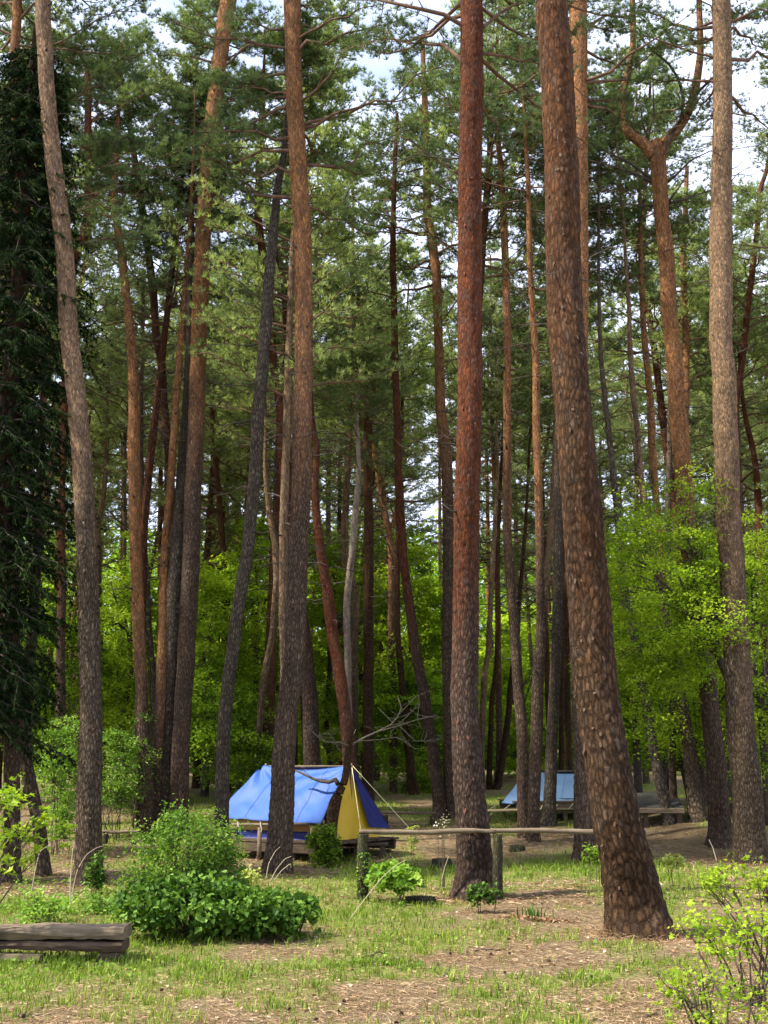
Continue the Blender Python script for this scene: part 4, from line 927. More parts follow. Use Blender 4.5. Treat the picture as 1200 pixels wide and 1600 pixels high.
# ------------------------------------------------------------------ tents
def grid_cloth(mb, A, Bp, C, D, nu=26, nv=16, sag=0., wr=.012, seed=0, mat=0, thick=.006, pull=0.):
    """cloth panel A-B (top edge) D-C (bottom edge) with folds; two skins joined at the rim"""
    A, Bp, C, D = map(np.asarray, (A, Bp, C, D))
    u, v = np.meshgrid(np.linspace(0, 1, nu), np.linspace(0, 1, nv))
    top = A * (1 - u[..., None]) + Bp * u[..., None]; bot = D * (1 - u[..., None]) + C * u[..., None]
    Pt = top * (1 - v[..., None]) + bot * v[..., None]
    nrm = norm(np.cross(Bp - A, D - A)); nrm = nrm * np.sign(-nrm[1] if abs(nrm[1]) > .05 else 1)
    Pt[..., 2] -= sag * np.sin(u * PI) * (1 - v)
    # folds fan out from the two peaks
    fan = np.sin(np.arctan2(v, u + .03) * 13 + seed) * np.exp(-(np.hypot(u, v) * 2.2)) + np.sin(np.arctan2(v, 1.03 - u) * 11 + seed) * np.exp(-(np.hypot(1 - u, v) * 2.2))
    dsp = wr * (fan * 1.3 + np.sin((u * 9 - v * 7) * 2.2 + seed + 3 * fbm(u * 4, v * 4, 2, 8)) * .22 + (fbm(u * 3 + seed, v * 2.5, 3, seed) - .5) * 2.4 + np.sin((u * 5 + v * 4) + seed) * .35) * np.minimum(1, v * 6 + .15)
    Pt = Pt + nrm * dsp[..., None]
    if pull: Pt[..., 0] -= pull * (1 - u) ** 2 * (np.minimum(v * 1.55, 1) - v)
    n = nu * nv; idx = np.arange(n).reshape(nv, nu)
    f = np.stack([idx[:-1, :-1], idx[:-1, 1:], idx[1:, 1:], idx[1:, :-1]], -1).reshape(-1, 4)
    V = np.concatenate([Pt.reshape(-1, 3), (Pt - nrm * thick).reshape(-1, 3)])
    rim = np.concatenate([idx[0], idx[1:, -1], idx[-1, -2::-1], idx[-2:0:-1, 0]])
    rf = np.stack([rim, np.roll(rim, -1), np.roll(rim, -1) + n, rim + n], -1)
    mb.add(V, np.concatenate([f, f[:, ::-1] + n, rf]), mat, True)
    return Pt
def rope(mb, pts, r=.008, sag=.0, K=8, mat=0):
    pts = [np.asarray(p, float) for p in pts]
    for a, b in zip(pts[:-1], pts[1:]):
        t = np.linspace(0, 1, K)[:, None]; q = a * (1 - t) + b * t; q[:, 2] -= sag * np.sin(t[:, 0] * PI); tubes(mb, q, np.full(K, r), 6, mat)

def tent(label, loc, yaw, Lr, half, zr, ze, deckz, roofm, endm, farm, sidem, deck_w, deck_d, seed, hem=.28, pull=.55):
    """ridge tent on a timber deck. local x along the ridge, local -y towards the camera"""
    root = thing('ridge_tent', label, 'tent', loc); root.rotation_euler = (0, 0, yaw)
    seamm = M['seam_blue'] if roofm is M['blue'] else M['seam_pale']
    h = Lr / 2
    A, Bq = (-h, 0, zr), (h, 0, zr)
    m = MB(); grid_cloth(m, A, Bq, (h + .04, -half, ze), (-h - hem, -half + .12, ze + .02), 60, 30, .09, .036, seed, pull=pull)
    Pr = m.v[0][:60 * 30].reshape(30, 60, 3); rp = m.build('roof_panel', roofm, root)
    up = np.array([0, -.004, .004])
    for cols in ((14, 15), (29, 30), (44, 45)):
        q = MB(); a_ = Pr[:, cols[0]] + up; b_ = a_ + (Pr[:, cols[1]] - Pr[:, cols[0]]) * .6 ; k_ = np.arange(29)
        q.add(np.concatenate([a_, b_]), np.stack([k_, k_ + 30, k_ + 31, k_ + 1], -1), 0, True); q.build('seam', seamm, rp)
    q = MB(); a_ = Pr[-1] + up; b_ = a_ * .4 + (Pr[-2] + up) * .6; k_ = np.arange(59); q.add(np.concatenate([a_, b_]), np.stack([k_, k_ + 1, k_ + 61, k_ + 60], -1), 0, True); q.build('hem', seamm, rp)
    m = MB(); grid_cloth(m, (h, .012, zr - .01), (-h, .012, zr - .01), (-h - min(hem, .25), half, ze), (h + .04, half, ze - .10), 30, 16, .05, .012, seed + 3); m.build('far_roof_panel', farm, root)
    # gable end that faces the camera side, slightly inside the roof edge, with loose foot
    m = MB()
    nu, nv = 14, 18; u, v = np.meshgrid(np.linspace(-1, 1, nu), np.linspace(0, 1, nv))
    w = np.minimum(v * 1.15, 1) * (half * .72) + .01
    X = h - .06 + .05 * np.sin(u * 5 + v * 3) * v + .10 * v; Yv = u * w; Zv = zr - .05 - v * (zr - .06 - deckz)
    idx = np.arange(nu * nv).reshape(nv, nu); f = np.stack([idx[:-1, :-1], idx[:-1, 1:], idx[1:, 1:], idx[1:, :-1]], -1).reshape(-1, 4); n = nu * nv
    V = np.stack([X + (fbm(u * 3, v * 4, 3, seed) - .5) * .12 * v, Yv, Zv], -1).reshape(-1, 3)
    m.add(np.concatenate([V, V - [.006, 0, 0]]), np.concatenate([f, f[:, ::-1] + n]), 0, True); m.build('gable_flap', endm, root)
    m = MB(); V2 = V.copy(); V2[:, 0] = -h + .08; m.add(np.concatenate([V2, V2 - [.006, 0, 0]]), np.concatenate([f, f[:, ::-1] + n]), 0, True); m.build('rear_gable', endm, root)
    # side wall below the eaves
    m = MB(); grid_cloth(m, (-h, -half * .74, ze + .12), (h - .1, -half * .74, ze + .12), (h - .1, -half * .74, ze - .17), (-h, -half * .74, ze - .17), 20, 5, 0, .01, seed); m.build('side_wall', sidem, root)
    m = MB(); grid_cloth(m, (-h, -half * .76, ze - .17), (h - .1, -half * .76, ze - .17), (h - .1, -half * .76, deckz), (-h, -half * .76, deckz), 20, 5, 0, .01, seed + 5); m.build('wall_skirt', M['navy'], root)
    for x in (-h + .02, h - .02):
        m = MB(); tubes(m, np.array([(x, .03, deckz), (x, .03, zr + .03)]), np.array([.022, .022]), 8); m.build('tent_pole', M['wood'], root)
    m = MB(); tubes(m, np.array([(-h, .02, zr - .03), (h, .02, zr - .03)]), np.array([.02, .02]), 8); m.build('ridge_pole', M['wood'], root)
    return root
def deck(label, loc, yaw, w, d, z, nb=9, mat='wood_dk', ox=0, oy=0, postd=.09):
    root = thing('timber_deck', label, 'platform', loc); root.rotation_euler = (0, 0, yaw)
    m = MB()
    bw = d / nb
    for i in range(nb): box(m, (ox, oy - d / 2 + bw * (i + .5), z - .02), (w + rng.uniform(-.05, .05), bw - .012, .04), None, 0, .003)
    m.build('deck_boards', M[mat], root)
    for y in (-d / 2 + .05, d / 2 - .05):
        m = MB(); box(m, (ox, oy + y, z - .13), (w - .1, .07, .17), None, 0, .004); m.build('bearer', M[mat], root)
    for y in (-d / 2 + .12, d / 2 - .12):
        for x in np.linspace(-w / 2 + .15, w / 2 - .15, 4):
            m = MB(); box(m, (ox + x, oy + y, (z - .215) / 2 - .16), (postd, postd, z - .21 + .30), None, 0, .004); m.build('support_post', M[mat], root)
    return root
YA = 22.6
pa = at(479, 1195, YA); ga = float(gz(pa[0], YA))
yawA = -R(34)
deckA = deck('dark timber deck under the big blue tent', (pa[0] + .05, YA, ga), yawA, 2.7, 2.1, .30, mat='wood_dk')
tA = tent('big blue ridge tent with a yellow front flap on a timber deck', (pa[0], YA, ga), yawA, 2.1, 1.0, pa[2] - ga, at(450, 1284, YA - .8)[2] - ga, .30, M['blue'], M['gold'], M['navy'], M['ochre'], 0, 0, 3)
# the navy flap pulled out on the far side of the gable
m = MB(); h = 1.05; zr = pa[2] - ga; grid_cloth(m, (h + .02, .0, zr - .06), (h + .03, .02, zr - .05), (h + .16, 1.08, .46), (h + .10, .46, .50), 12, 16, 0, .01, 5); m.build('navy_flap', M['navy'], tA)
m = MB(); rope(m, [(h + .02, -.0, zr - .05), (h + .52, -.30, .03)], .007); m.build('front_guy_rope', M['cord'], tA)
m = MB(); rope(m, [(h + .02, .02, zr - .02), (h + 1.05, 1.0, .12)], .006); m.build('side_guy_rope', M['cord'], tA)
# pole along the eave with its prop posts: stands on its own in front of the deck
pl = at(362, 1288, YA - .95); pr = at(492, 1287, YA - 1.25)
root = thing('eave_rail', 'long bare pole on props along the eave of the big blue tent', 'rail', (pl[0], pl[1], float(gz(pl[0], pl[1]))))
ob = np.array(root.location)
m = MB(); tubes(m, np.array([pl, (pl + pr) / 2 + [0, 0, -.015], pr]), np.array([.028, .03, .026]), 10); m.build('pole', M['rail'], root, ob)
for px, yy in ((406, YA - 1.05), (488, YA - 1.24)):
    q = at(px, 1290, yy); gq = float(gz(q[0], q[1])); m = MB(); tubes(m, np.array([(q[0], q[1], gq - .1), (q[0], q[1], q[2] - .028)]), np.array([.042, .038]), 10); m.build('prop_post', M['wood'], root, ob)
for px in (372, 407, 452, 484):
    q = at(px, 1288, YA - 1.08); m = MB(); a_ = np.linspace(0, 2 * PI, 12)
    tubes(m, np.stack([q[0] + 0 * a_, q[1] + .04 * np.cos(a_), q[2] + .04 * np.sin(a_)], -1), np.full(12, .007), 5); tubes(m, np.array([q + [0, -.04, 0], q + [.03, -.05, -.07], q + [.02, -.05, -.13]]), np.array([.009, .007, .004]), 5)
    m.build('knotted_cord', M['whitecloth'], root, ob)
# small step planks right of the tent
q = gpt(575, 1338); root = thing('timber_step', 'low brown plank step beside the yellow tent end', 'step', q); root.rotation_euler = (0, 0, R(-8))
m = MB(); box(m, (.05, 0, .22), (.62, .34, .05), None, 0, .004); m.build('tread', M['wood_dk'], root)
for x in (-.2, .28): m = MB(); box(m, (x, 0, .085), (.07, .3, .22), None, 0, .004); m.build('support_block', M['wood_dk'], root)
q = gpt(588, 1326); 

YB = 28.6
pb = at(884, 1203, YB); gb = float(gz(pb[0], YB))
deck('timber deck on posts under the pale blue tent', (pb[0] + .1, YB, gb), R(6), 3.5, 2.0, .42, mat='wood', ox=.15)
tB = tent('pale blue ridge tent partly hidden behind thin pine trunks', (pb[0], YB, gb), R(6), 1.95, .95, pb[2] - gb, at(800, 1256, YB - .9)[2] - gb, .42, M['blue_sunlit'], M['blue_sunlit'], M['navy'], M['wood_dk'], 0, 0, 11, .80, 0.)
# pole with lashed cords in front of it
pl = at(757, 1267, YB - 1.35); pr = at(930, 1263, YB - 1.15)
root = thing('lashing_rail', 'yellowish pole holding the cords of the pale blue tent', 'rail', (pl[0], pl[1], float(gz(pl[0], pl[1])))); ob = np.array(root.location)
m = MB(); tubes(m, np.array([pl, (pl + pr) / 2, pr]), np.array([.034, .03, .028]), 10); m.build('pole', M['wood_y'], root, ob)
for px in (764, 838, 925):
    q = at(px, 1266, YB - 1.33); gq = float(gz(q[0], q[1])); m = MB(); tubes(m, np.array([(q[0], q[1], gq - .1), (q[0], q[1], q[2])]), np.array([.034, .032]), 8); m.build('prop_post', M['wood_dk'], root, ob)
for i, (p0, p1) in enumerate([((776, 1258), (763, 1266)), ((798, 1257), (786, 1266)), ((850, 1255), (844, 1265)), ((873, 1254), (866, 1265)), ((899, 1252), (888, 1264)), ((774, 1262), (760, 1283))]):
    m = MB(); rope(m, [at(*p0, YB - .92), at(*p1, YB - 1.36)], .011); m.build('lashing_cord', M['cord'], root, ob)

# third platform under a grey tarpaulin
q = gpt(1012, 1284); 
root = thing('tarp_platform', 'low platform under a sagging grey tarpaulin beyond the leaning grey pine', 'platform', q); root.rotation_euler = (0, 0, R(-6))
m = MB(); grid_cloth(m, (-.9, .7, .62), (.7, .7, .66), (.7, -.7, .34), (-.9, -.7, .30), 20, 10, .03, .02, 9); m.build('tarpaulin', M['tarp'], root)
m = MB(); box(m, (-.1, -.72, .26), (1.6, .06, .10), None, 0, .004); m.build('edge_beam', M['wood'], root)
for x in (-.8, -.1, .6): m = MB(); box(m, (x, -.6, .08), (.1, .1, .36), None, 0, .004); m.build('support_post', M['wood_dk'], root)

# ------------------------------------------------------------------ bench, fences, stumps
q = gpt(170, 1504); yb = q[1]
root = thing('log_bench', 'weathered bench of two stacked timber beams with a broken lower edge', 'bench', q); ob = np.array(root.location)
def beam(mb, x0, x1, y, z0, z1, d, broken=None, seed=0):
    n = 90; x = np.linspace(x0, x1, n)
    ring = []
    for j in range(12):
        a_ = (j + .5) / 12 * 2 * PI; cy_, cz_ = np.cos(a_), np.sin(a_)
        k_ = 1 / max(abs(cy_), abs(cz_)); k_ = min(k_, 1.28)
        yy = y + cy_ * k_ * d / 2 + (fbm(x * 3 + j * 7, x * 0 + seed, 4, seed) - .5) * .035
        zz = (z0 + z1) / 2 + cz_ * k_ * (z1 - z0) / 2 + (fbm(x * 6 + j * 3, x * 0 + seed, 4, seed + 2) - .5) * .03
        if broken is not None: zz = zz + (broken(x) if cz_ < 0 else 0) * 1.
        ring.append(np.stack([x, yy, zz], -1))
    V = np.stack(ring, 1); idx = np.arange(n * 12).reshape(n, 12); a, b = idx[:-1], idx[1:]
    n0 = mb.n; mb.add(V.reshape(-1, 3), np.stack([a, b, np.roll(b, -1, 1), np.roll(a, -1, 1)], -1).reshape(-1, 4), 0, False)
    mb.f.append((np.stack([idx[0], idx[-1][::-1]]) + n0, 0, False))
xr = at(193, 1470, yb)[0]; xl = xr - 2.2
zt1, zb1, zt2, zb2 = at(100, 1449, yb)[2], at(100, 1469, yb)[2], at(100, 1470, yb)[2], at(100, 1488, yb)[2]
m = MB(); beam(m, xl, xr, yb + .16, zb1, zt1, .36, seed=1); m.build('upper_beam', M['wood'], root, ob)
m = MB(); beam(m, xl, xr - .01, yb + .15, zb2, zt2 - .004, .33, broken=lambda x: .03 * fbm(x * 9, x * 0, 3, 8) * (x < xr - .5), seed=4); m.build('lower_beam', M['wood_dk'], root, ob)
for xx in (xr - .13, xl + .3): m = MB(); box(m, (xx, yb + .15, (zb2 + q[2]) / 2 - .04), (.19, .30, zb2 - q[2] + .06), None, 0, .005, .02); m.build('leg', M['wood_dk'], root, ob)
m = MB(); box(m, (xr - 1.22, yb + .02, zb2 - .035), (1.0, .2, .055), roty(.02), 0, .004); m.build('fallen_board', M['wood'], root, ob)

YF = 16.0
def log_fence(label, segs, posts, Yf, rr=.032, mat='rail', pm='moss'):
    a = at(*segs[0][0], Yf); root = thing('log_fence', label, 'fence', (a[0], Yf, float(gz(a[0], Yf)))); ob = np.array(root.location)
    for s0, s1 in segs:
        m = MB(); A_, B_ = at(*s0, Yf), at(*s1, Yf); t = np.linspace(0, 1, 24)[:, None]; Pq = A_ * (1 - t) + B_ * t; Pq[:, 2] += (fbm(t[:, 0] * 4, t[:, 0] * 0 + s0[0], 3, 3) - .5) * .04
        tubes(m, Pq, rr * (1 + .6 * (fbm(t[:, 0] * 11, t[:, 0] * 0, 3, 5) - .5)), 12); m.build('rail', M[mat], root, ob)
    for px, py, w in posts:
        p = at(px, py, Yf + .01); g_ = float(gz(p[0], p[1])); r_ = w * .5 * Yf / F; m = MB()
        c_ = np.array([(p[0], p[1], g_), (p[0], p[1], (g_ + p[2]) / 2), (p[0] + .005, p[1], p[2] - rr * .8)]); trunk_mesh(m, c_, np.array([r_ * 1.05, r_, r_ * .95]), (-.2, .8), int(px), 80, 1.0, cellw=.03); m.build('post', [M[pm], M['flake']], root, ob)
    return root
log_fence('knee high log rail fence in front of the tents passing behind the stout red pine', [((561, 1299), (775, 1299)), ((766, 1298), (1009, 1300))], [(568, 1300, 17), (776, 1300, 15), (985, 1302, 16)], YF)
# creeper on the first post
p = at(568, 1350, YF - .06); n = 130; a_ = rng.uniform(PI, 2 * PI, n); zz = rng.uniform(0, .62, n)
m = MB(); leaves(m, np.stack([p[0] + np.cos(a_) * .09, YF + np.sin(a_) * .09, float(gz(p[0], YF)) + zz], -1), .035, 'oval', 1.2); tag(m.build('climbing_creeper', M['shrub']), 'small creeper climbing the first post of the log fence', 'plant')
log_fence('pale back rail fence under the trees right of the big blue tent', [((596, 1270), (681, 1271))], [(602, 1272, 9), (676, 1273, 9)], 27, .03, 'rail', 'moss')
log_fence('thin back rail fence left of the leafy shrub', [((160, 1299), (216, 1300))], [(166, 1301, 8), (210, 1301, 8)], 24, .03, 'wood', 'moss')
def stump(label, px, py, w, h_, Y=None):
    p = gpt(px, py); root = MB(); r_ = w * .5 * p[1] / F
    c_ = np.array([p, p + [0, 0, h_ * .5], p + [0, 0, h_]]); c_[:, 2] += 0
    trunk_mesh(root, c_, np.array([r_ * 1.05, r_, r_ * .95]), (-1, 2), int(px), 90, 1.15, 1.4, cellw=.03)
    tag(root.build('tree_stump', [M['moss'], M['flake']], None, tuple(p)), label, 'stump')
stump('squat mossy stump left of the stout red pine', 690, 1356, 28, .15)
stump('small dark stump on the bare soil before the pale blue tent', 809, 1329, 20, .10)
stump('rotten low stump beside the foot of the stout red pine', 655, 1410, 40, .07)
stump('small mossy stump under the yellow green seedling on the right', 1050, 1354, 18, .08)

# crooked little dead tree in front of the blue tent
q = gpt(516, 1350); Yd = q[1]
root = thing('dead_tree', 'crooked small dead tree with bare twisting branches before the blue tent', 'tree', q); ob = np.array(root.location)
m = MB(); pts = [(514, 1350, 20), (515, 1310, 21), (518, 1280, 20), (523, 1255, 19), (530, 1238, 14), (538, 1222, 11), (542, 1200, 11), (543, 1185, 12), (545, 1168, 11), (547, 1150, 9), (552, 1135, 7)]
Pq = np.array([at(a_, b_, Yd + .05 * math.sin(i)) for i, (a_, b_, w) in enumerate(pts)]); rq = np.array([w * .5 * Yd / F for *_, w in pts])
tq = np.linspace(0, len(pts) - 1, 50); Pz = np.stack([smooth(np.interp(tq, np.arange(len(pts)), Pq[:, k_]), 4) for k_ in range(3)], -1); tubes(m, Pz, np.interp(tq, np.arange(len(pts)), rq), 12, tone=.2, plate=.4, crack=.8)
m.build('trunk', M['dark'], root, ob)
br = [([(528, 1225), (524, 1218), (515, 1222), (503, 1221), (490, 1217), (476, 1210), (462, 1204)], .045, 'twig'),
      ([(545, 1165), (530, 1160), (510, 1160), (497, 1152), (485, 1140), (474, 1132)], .016, 'deadwood'),
      ([(545, 1166), (556, 1160), (570, 1152), (590, 1143), (610, 1133), (622, 1120), (627, 1105), (622, 1090)], .02, 'deadwood'),
      ([(560, 1158), (590, 1156), (620, 1152), (635, 1160), (648, 1170)], .012, 'deadwood'),
      ([(590, 1143), (620, 1135), (650, 1125), (680, 1118), (690, 1122)], .012, 'deadwood'),
      ([(600, 1137), (625, 1130), (645, 1110), (655, 1098), (652, 1125), (660, 1140)], .01, 'deadwood'),
      ([(612, 1128), (600, 1115), (590, 1105)], .008, 'deadwood'),
      ([(540, 1180), (528, 1170), (520, 1152), (505, 1146)], .010, 'deadwood'),
      ([(620, 1120), (650, 1088), (675, 1078)], .009, 'deadwood'),
      ([(625, 1135), (640, 1150), (650, 1158), (680, 1158), (692, 1150)], .009, 'deadwood'),
      ([(545, 1160), (552, 1148), (556, 1140)], .018, 'deadwood')]
for j, (pp, r0, mm) in enumerate(br):
    m = MB(); Pq = np.array([at(a_, b_, Yd - .1 * i * (1 if j % 2 else -1)) for i, (a_, b_) in enumerate(pp)]); tubes(m, Pq, np.linspace(r0, r0 * .35, len(pp)), 7)
    if len(pp) > 3:
        k_ = 7; p, d = interp_line(Pq[None], np.zeros(k_, int), rng.uniform(.3, 1, k_)); P2 = bough_lines(p, rng.uniform(0, 6.28, k_), rng.normal(.3, .5, k_), rng.uniform(.12, .4, k_), 4, .4, .14, 0); tubes(m, P2, np.ones((k_, 1)) * np.linspace(.006, .003, 4)[None], 3)
    m.build('bare_branch', M[mm], root, ob)

# ------------------------------------------------------------------ nearer plants
B('shrub', 'bushy green sapling at the foot of the crooked dead tree', 'shrub', 487, 530, 1292, 1350, Yd - .35, M['maple_dk'], 46, 42, .06, 'oval', depthm=.25, spr=.13, flat=.4, stems=6)
B('shrub', 'large mounded shrub of broad heart shaped leaves beside the log bench', 'shrub', 205, 388, 1368, 1448, 12.6, M['ivy'], 170, 28, .064, 'heart', depthm=.55, spr=.15, flat=.35, tilt=.9, stems=10)
B('shrub', 'low trailing shrub of heart shaped leaves running right from the big mound', 'shrub', 350, 480, 1395, 1448, 12.5, M['ivy'], 110, 26, .07, 'heart', depthm=.42, spr=.13, flat=.3, tilt=.9, stems=8)
B('shrub', 'fine leaved light green shrub topping the broad leaved mound', 'shrub', 210, 372, 1275, 1400, 13.1, M['shrub_mid'], 230, 38, .036, 'oval', depthm=.5, spr=.15, flat=.45, tilt=.9, stems=14)
B('shrub', 'lime leaved shrub with dark twigs in the lower right corner', 'shrub', 1075, 1260, 1400, 1500, 8.9, M['lime'], 46, 17, .040, 'maple', depthm=.4, spr=.13, flat=.3, stems=10, tilt=.7)
B('shrub', 'low lime leaved shrub with bare black twigs at the bottom right', 'shrub', 1030, 1200, 1512, 1600, 7.9, M['lime'], 44, 14, .036, 'maple', depthm=.3, spr=.10, flat=.4, stems=10, tilt=.7)
B('shrub', 'lime sprig reaching toward the pale straight pine', 'shrub', 1085, 1215, 1345, 1400, 9.6, M['lime'], 34, 16, .036, 'maple', depthm=.3, spr=.09, flat=.4, stems=8, tilt=.7, basepx=1180)
B('maple_sapling', 'maple sapling with pointed yellow green leaves at the left edge', 'sapling', -60, 60, 1205, 1360, 10.8, M['lime'], 46, 6, .075, 'maple', depthm=.35, spr=.13, flat=.12, stems=7, basepx=-60, tilt=.55)
B('maple_sapling', 'drooping maple sprig before the foot of the peeling tan pine', 'sapling', 35, 112, 1262, 1330, 11.0, M['lime'], 17, 5, .075, 'maple', depthm=.3, spr=.11, flat=.12, stems=5, basepx=-40, tilt=.55)
B('leafy_plant', 'clump of broad green leaves beside the first fence post', 'plant', 582, 655, 1352, 1388, 15.6, M['shrub'], 34, 22, .08, 'heart', depthm=.3, spr=.12, flat=.3, tilt=.9, stems=6)
B('leafy_plant', 'pale yellow green seedling right of the shrub', 'plant', 372, 408, 1356, 1376, 15.8, M['yellow'], 14, 20, .05, 'oval', depthm=.15, spr=.09, flat=.3, stems=4)
B('leafy_plant', 'yellow green seedling on a little stump behind the lime shrub', 'plant', 1040, 1068, 1337, 1356, 17.4, M['yellow'], 12, 18, .055, 'oval', depthm=.15, spr=.09, flat=.3, stems=4)
B('leafy_plant', 'low ivy at the foot of the stout red pine', 'plant', 725, 780, 1385, 1408, 14.7, M['ivy'], 24, 24, .045, 'heart', depthm=.12, spr=.09, flat=.3, stems=4)
B('leafy_plant', 'small ivy at the foot of the pale tan pine on the left', 'plant', 135, 165, 1340, 1388, 16.2, M['ivy'], 24, 20, .05, 'heart', depthm=.1, spr=.08, flat=.5, stems=4)
B('leafy_plant', 'small green sprigs at the foot of the pine behind the thickest trunk', 'plant', 915, 945, 1325, 1346, 17.9, M['maple_dk'], 18, 20, .05, 'oval', depthm=.15, spr=.09, flat=.4, stems=4)
B('flowering_plant', 'cream flower heads on thin stems above the log rail', 'plant', 680, 702, 1276, 1300, 17.5, M['petal'], 5, 10, .03, 'oval', depthm=.12, spr=.07, flat=.5, stems=5)
B('leafy_plant', 'thin upright leafy stem behind the log rail', 'plant', 640, 654, 1272, 1330, 17.2, M['yellow'], 12, 8, .06, 'oval', depthm=.05, spr=.06, flat=.3, stems=2)
for k_, (x0, x1, y0, yy) in enumerate([(40, 95, 1400, 13.2), (120, 190, 1395, 14.5)]):
    B('leafy_plant', ['low weedy clump behind the left end of the log bench', 'low weedy clump between the bench and the peeling tan pine'][k_], 'plant', x0, x1, y0, 1440, yy, M['shrub'], 30, 20, .05, 'oval', depthm=.3, spr=.14, flat=.3, stems=4)
# iris tuft
q = gpt(832, 1436); mb = MB(); n = 34
X_ = q[0] + rng.normal(0, .07, n); Y_ = q[1] + rng.normal(0, .05, n); blades(X_, Y_, rng.uniform(.10, .20, n), rng.uniform(.014, .022, n)); tag(mb.build('iris_tuft', M['ivy'], None, tuple(q)), 'clump of upright sword like leaves in the middle of the clearing', 'plant')
# pale dead stalks
def stalk(label, pts, Y, r=.006, mat='stalk', dY=.0):
    A_ = np.array([at(px, py, Y + dY * i) for i, (px, py) in enumerate(pts)]); m = MB()
    tq = np.linspace(0, len(pts) - 1, 20); Pz = np.stack([np.interp(tq, np.arange(len(pts)), A_[:, k_]) for k_ in range(3)], -1); Pz = np.stack([smooth(Pz[:, k_], 3) for k_ in range(3)], -1)
    r *= .62
    tubes(m, Pz, np.linspace(r, r * .5, 20), 6); tag(m.build('dead_stalk', M[mat], None, tuple(Pz[0])), label, 'stalk')
stalk('long pale dry stalk leaning right of the first fence post', [(545, 1438), (570, 1405), (595, 1373), (618, 1352), (634, 1344)], 13.8, .010)
stalk('white upright dry stalk before the peeling tan pine', [(110, 1421), (110, 1380), (112, 1345), (114, 1325)], 14.0, .014)
stalk('bent grey dry stalk rising left of the peeling tan pine', [(48, 1400), (55, 1360), (62, 1330), (80, 1318)], 13.5, .009)
stalk('arching pale stalk left of the pine in front of the tent', [(415, 1376), (420, 1348), (430, 1330), (438, 1323)], 15.8, .010)
stalk('arching pale stalk crossing the foot of the pine in front of the tent', [(422, 1378), (432, 1358), (445, 1342), (455, 1338)], 15.7, .010)
stalk('short pale stalk at the foot of the pine in front of the tent', [(428, 1376), (440, 1360), (454, 1349), (455, 1356)], 15.6, .009)
stalk('dry curved twig crossing the peeling tan pine', [(112, 1400), (120, 1360), (135, 1335), (150, 1325), (160, 1322)], 14.6, .008)
stalk('short pale stalk standing left of the stout red pine', [(690, 1375), (695, 1355), (701, 1338)], 15.4, .009)
stalk('pale bent stick before the pine on the right', [(1120, 1346), (1114, 1325), (1108, 1312)], 16.8, .012)
stalk('black bare twig slanting through the low lime shrub', [(1102, 1592), (1085, 1570), (1065, 1550), (1040, 1540), (1025, 1517)], 7.7, .009, 'twig')
stalk('black bare twig standing beside the slanting one', [(1091, 1570), (1092, 1555), (1087, 1540)], 7.7, .006, 'twig')
stalk('thick black stick at the bottom right corner', [(1182, 1602), (1176, 1585), (1168, 1560)], 7.6, .011, 'twig')
stalk('dark twig running up through the lime shrub on the right', [(1196, 1560), (1182, 1530), (1172, 1500), (1185, 1440), (1172, 1400), (1160, 1378)], 8.7, .007, 'twig')
# logs / twigs on the soil
for k_, (a_, b_) in enumerate([((560, 1500), (610, 1488)), ((20, 1590), (80, 1588)), ((690, 1530), (704, 1514)), ((740, 1488), (800, 1484)), ((1010, 1590), (1050, 1580))]):
    A_, B_ = gpt(*a_), gpt(*b_); m = MB(); t = np.linspace(0, 1, 10)[:, None]; Pz = A_ * (1 - t) + B_ * t; Pz[:, 2] = gz(Pz[:, 0], Pz[:, 1]) + .012; Pz[1:-1] += rng.normal(0, .006, (8, 3))
    tubes(m, Pz, np.linspace(.009, .004, 10), 6); tag(m.build('fallen_twig', M['deadwood' if k_ in (2,) else 'twig'], None, tuple(Pz[0])), ['dark twig lying in the grass left of centre', 'dark twig in the litter at the bottom left', 'short pale twig lying on the litter', 'dark twig lying before the stout red pine', 'dark twig under the low lime shrub'][k_], 'twig')
# bark chips heap beside the iris tuft
m = MB(); q = gpt(850, 1440); n = 160; x = q[0] + rng.normal(0, .22, n) - .1; y = q[1] + rng.normal(0, .05, n)
leaves(m, np.stack([x, y, gz(x, y) + rng.uniform(.01, .04, n)], -1), .05, 'oval', 1., tint=rng.uniform(0, .7, n)); tag(m.build('bark_chips', M['dryleaf'], None, tuple(q)), 'scattered bark chips around the sword leaved clump', None, kind='stuff')
# pine cones: one real cone, copied
m = MB()
n = 70; t = (np.arange(n) + .5) / n; a_ = np.arange(n) * 2.399; rr_ = .017 * np.sin(np.clip(t * 1.05 + .10, 0, 1) * PI) ** .7 + .002
cz_ = t * .042; out = np.stack([np.cos(a_), np.sin(a_), 0 * a_], -1); tan = np.stack([-np.sin(a_), np.cos(a_), 0 * a_], -1); ctr = np.stack([0 * t, 0 * t, cz_], -1)
V = np.stack([ctr, ctr + out * rr_[:, None] + tan * .005 + [0, 0, .004], ctr + out * (rr_ * 1.2)[:, None] + [0, 0, .009], ctr + out * rr_[:, None] - tan * .005 + [0, 0, .004]], 1).reshape(-1, 3)
m.add(V, np.arange(n * 4).reshape(-1, 4)); tubes(m, np.array([(0, 0, 0), (0, 0, .02), (0, 0, .042)]), np.array([.006, .010, .004]), 8)
cone = tag(m.build('pine_cone', M['cone']), 'small dark open pine cone lying on the needle litter', 'pine cone', 'pine cones scattered on the litter')
x, y = wedge(120, 7.4, 14.5, 1.2); first = True
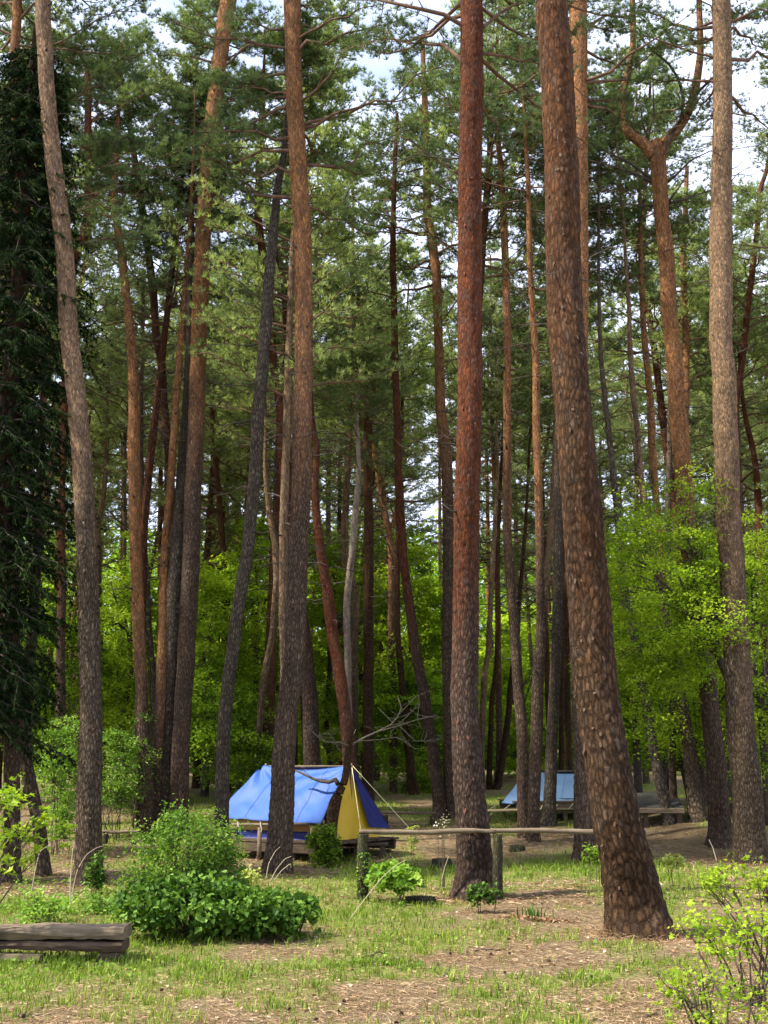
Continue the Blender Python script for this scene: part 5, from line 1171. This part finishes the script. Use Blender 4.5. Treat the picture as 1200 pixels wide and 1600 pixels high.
for X_, Y_ in zip(x, y):
    o = cone if first else cone.copy()
    if not first: COL.objects.link(o)
    first = False
    o.location = (X_, Y_, float(gz(X_, Y_)) + .014); o.rotation_euler = (R(90) + rng.normal(0, .4), 0, rng.uniform(0, 6.28)); sc = rng.uniform(.5, .85); o.scale = (sc, sc, sc)

# ------------------------------------------------------------------ sky, sun, camera
SUN_EL, SUN_AZ = R(52), R(-108)      # azimuth from +Y (view direction) towards +X: negative = from the left
w = bpy.data.worlds.new('World'); scene.world = w; w.use_nodes = True
nt = w.node_tree; nt.nodes.clear()
sky = nt.nodes.new('ShaderNodeTexSky'); sky.sky_type = 'NISHITA'; sky.sun_disc = False; sky.sun_elevation = SUN_EL; sky.sun_rotation = SUN_AZ; sky.air_density = 1.0; sky.dust_density = 2.0
tc = nt.nodes.new('ShaderNodeTexCoord'); mp = nt.nodes.new('ShaderNodeMapping'); mp.inputs['Scale'].default_value = (1, 1, 2.2)
nz = nt.nodes.new('ShaderNodeTexNoise'); nz.inputs['Scale'].default_value = 2.6; nz.inputs['Detail'].default_value = 7; nz.inputs['Roughness'].default_value = .58
cr = nt.nodes.new('ShaderNodeValToRGB'); cr.color_ramp.elements[0].position = .28; cr.color_ramp.elements[1].position = .50
mx = nt.nodes.new('ShaderNodeMix'); mx.data_type = 'RGBA'; mx.inputs[7].default_value = (3.9, 4.3, 5.5, 1)
bg = nt.nodes.new('ShaderNodeBackground'); bg.inputs[1].default_value = .14; wo = nt.nodes.new('ShaderNodeOutputWorld')
L_ = nt.links.new
L_(tc.outputs['Generated'], mp.inputs[0]); L_(mp.outputs[0], nz.inputs['Vector']); L_(nz.outputs[0], cr.inputs[0]); L_(cr.outputs[0], mx.inputs[0]); L_(sky.outputs[0], mx.inputs[6]); L_(mx.outputs[2], bg.inputs[0]); L_(bg.outputs[0], wo.inputs[0])
sd = bpy.data.lights.new('sun', 'SUN'); sd.energy = 4.0; sd.angle = R(2.0); sd.color = (1., .94, .82)
so = bpy.data.objects.new('sun', sd); COL.objects.link(so)
from mathutils import Vector
dirv = Vector((math.sin(SUN_AZ) * math.cos(SUN_EL), math.cos(SUN_AZ) * math.cos(SUN_EL), math.sin(SUN_EL)))
so.rotation_euler = dirv.to_track_quat('Z', 'Y').to_euler(); so.location = dirv * 60
cd = bpy.data.cameras.new('camera'); cd.sensor_fit = 'VERTICAL'; cd.sensor_height = 36; cd.sensor_width = 27; cd.lens = 36 * F / 1600; cd.clip_start = .1; cd.clip_end = 1500
co = bpy.data.objects.new('camera', cd); COL.objects.link(co); co.location = (0, 0, CAMZ); co.rotation_euler = (R(90) + P, 0, 0); scene.camera = co
scene.view_settings.view_transform = 'Standard'; scene.view_settings.look = 'None'; scene.view_settings.gamma = 1; scene.view_settings.exposure = 1.40
c = scene.cycles; c.max_bounces = 6; c.diffuse_bounces = 4; c.glossy_bounces = 2; c.transmission_bounces = 4; c.transparent_max_bounces = 6; c.sample_clamp_indirect = 6; c.caustics_reflective = False; c.caustics_refractive = False
c.use_adaptive_sampling = True; c.adaptive_threshold = .02; c.use_denoising = True
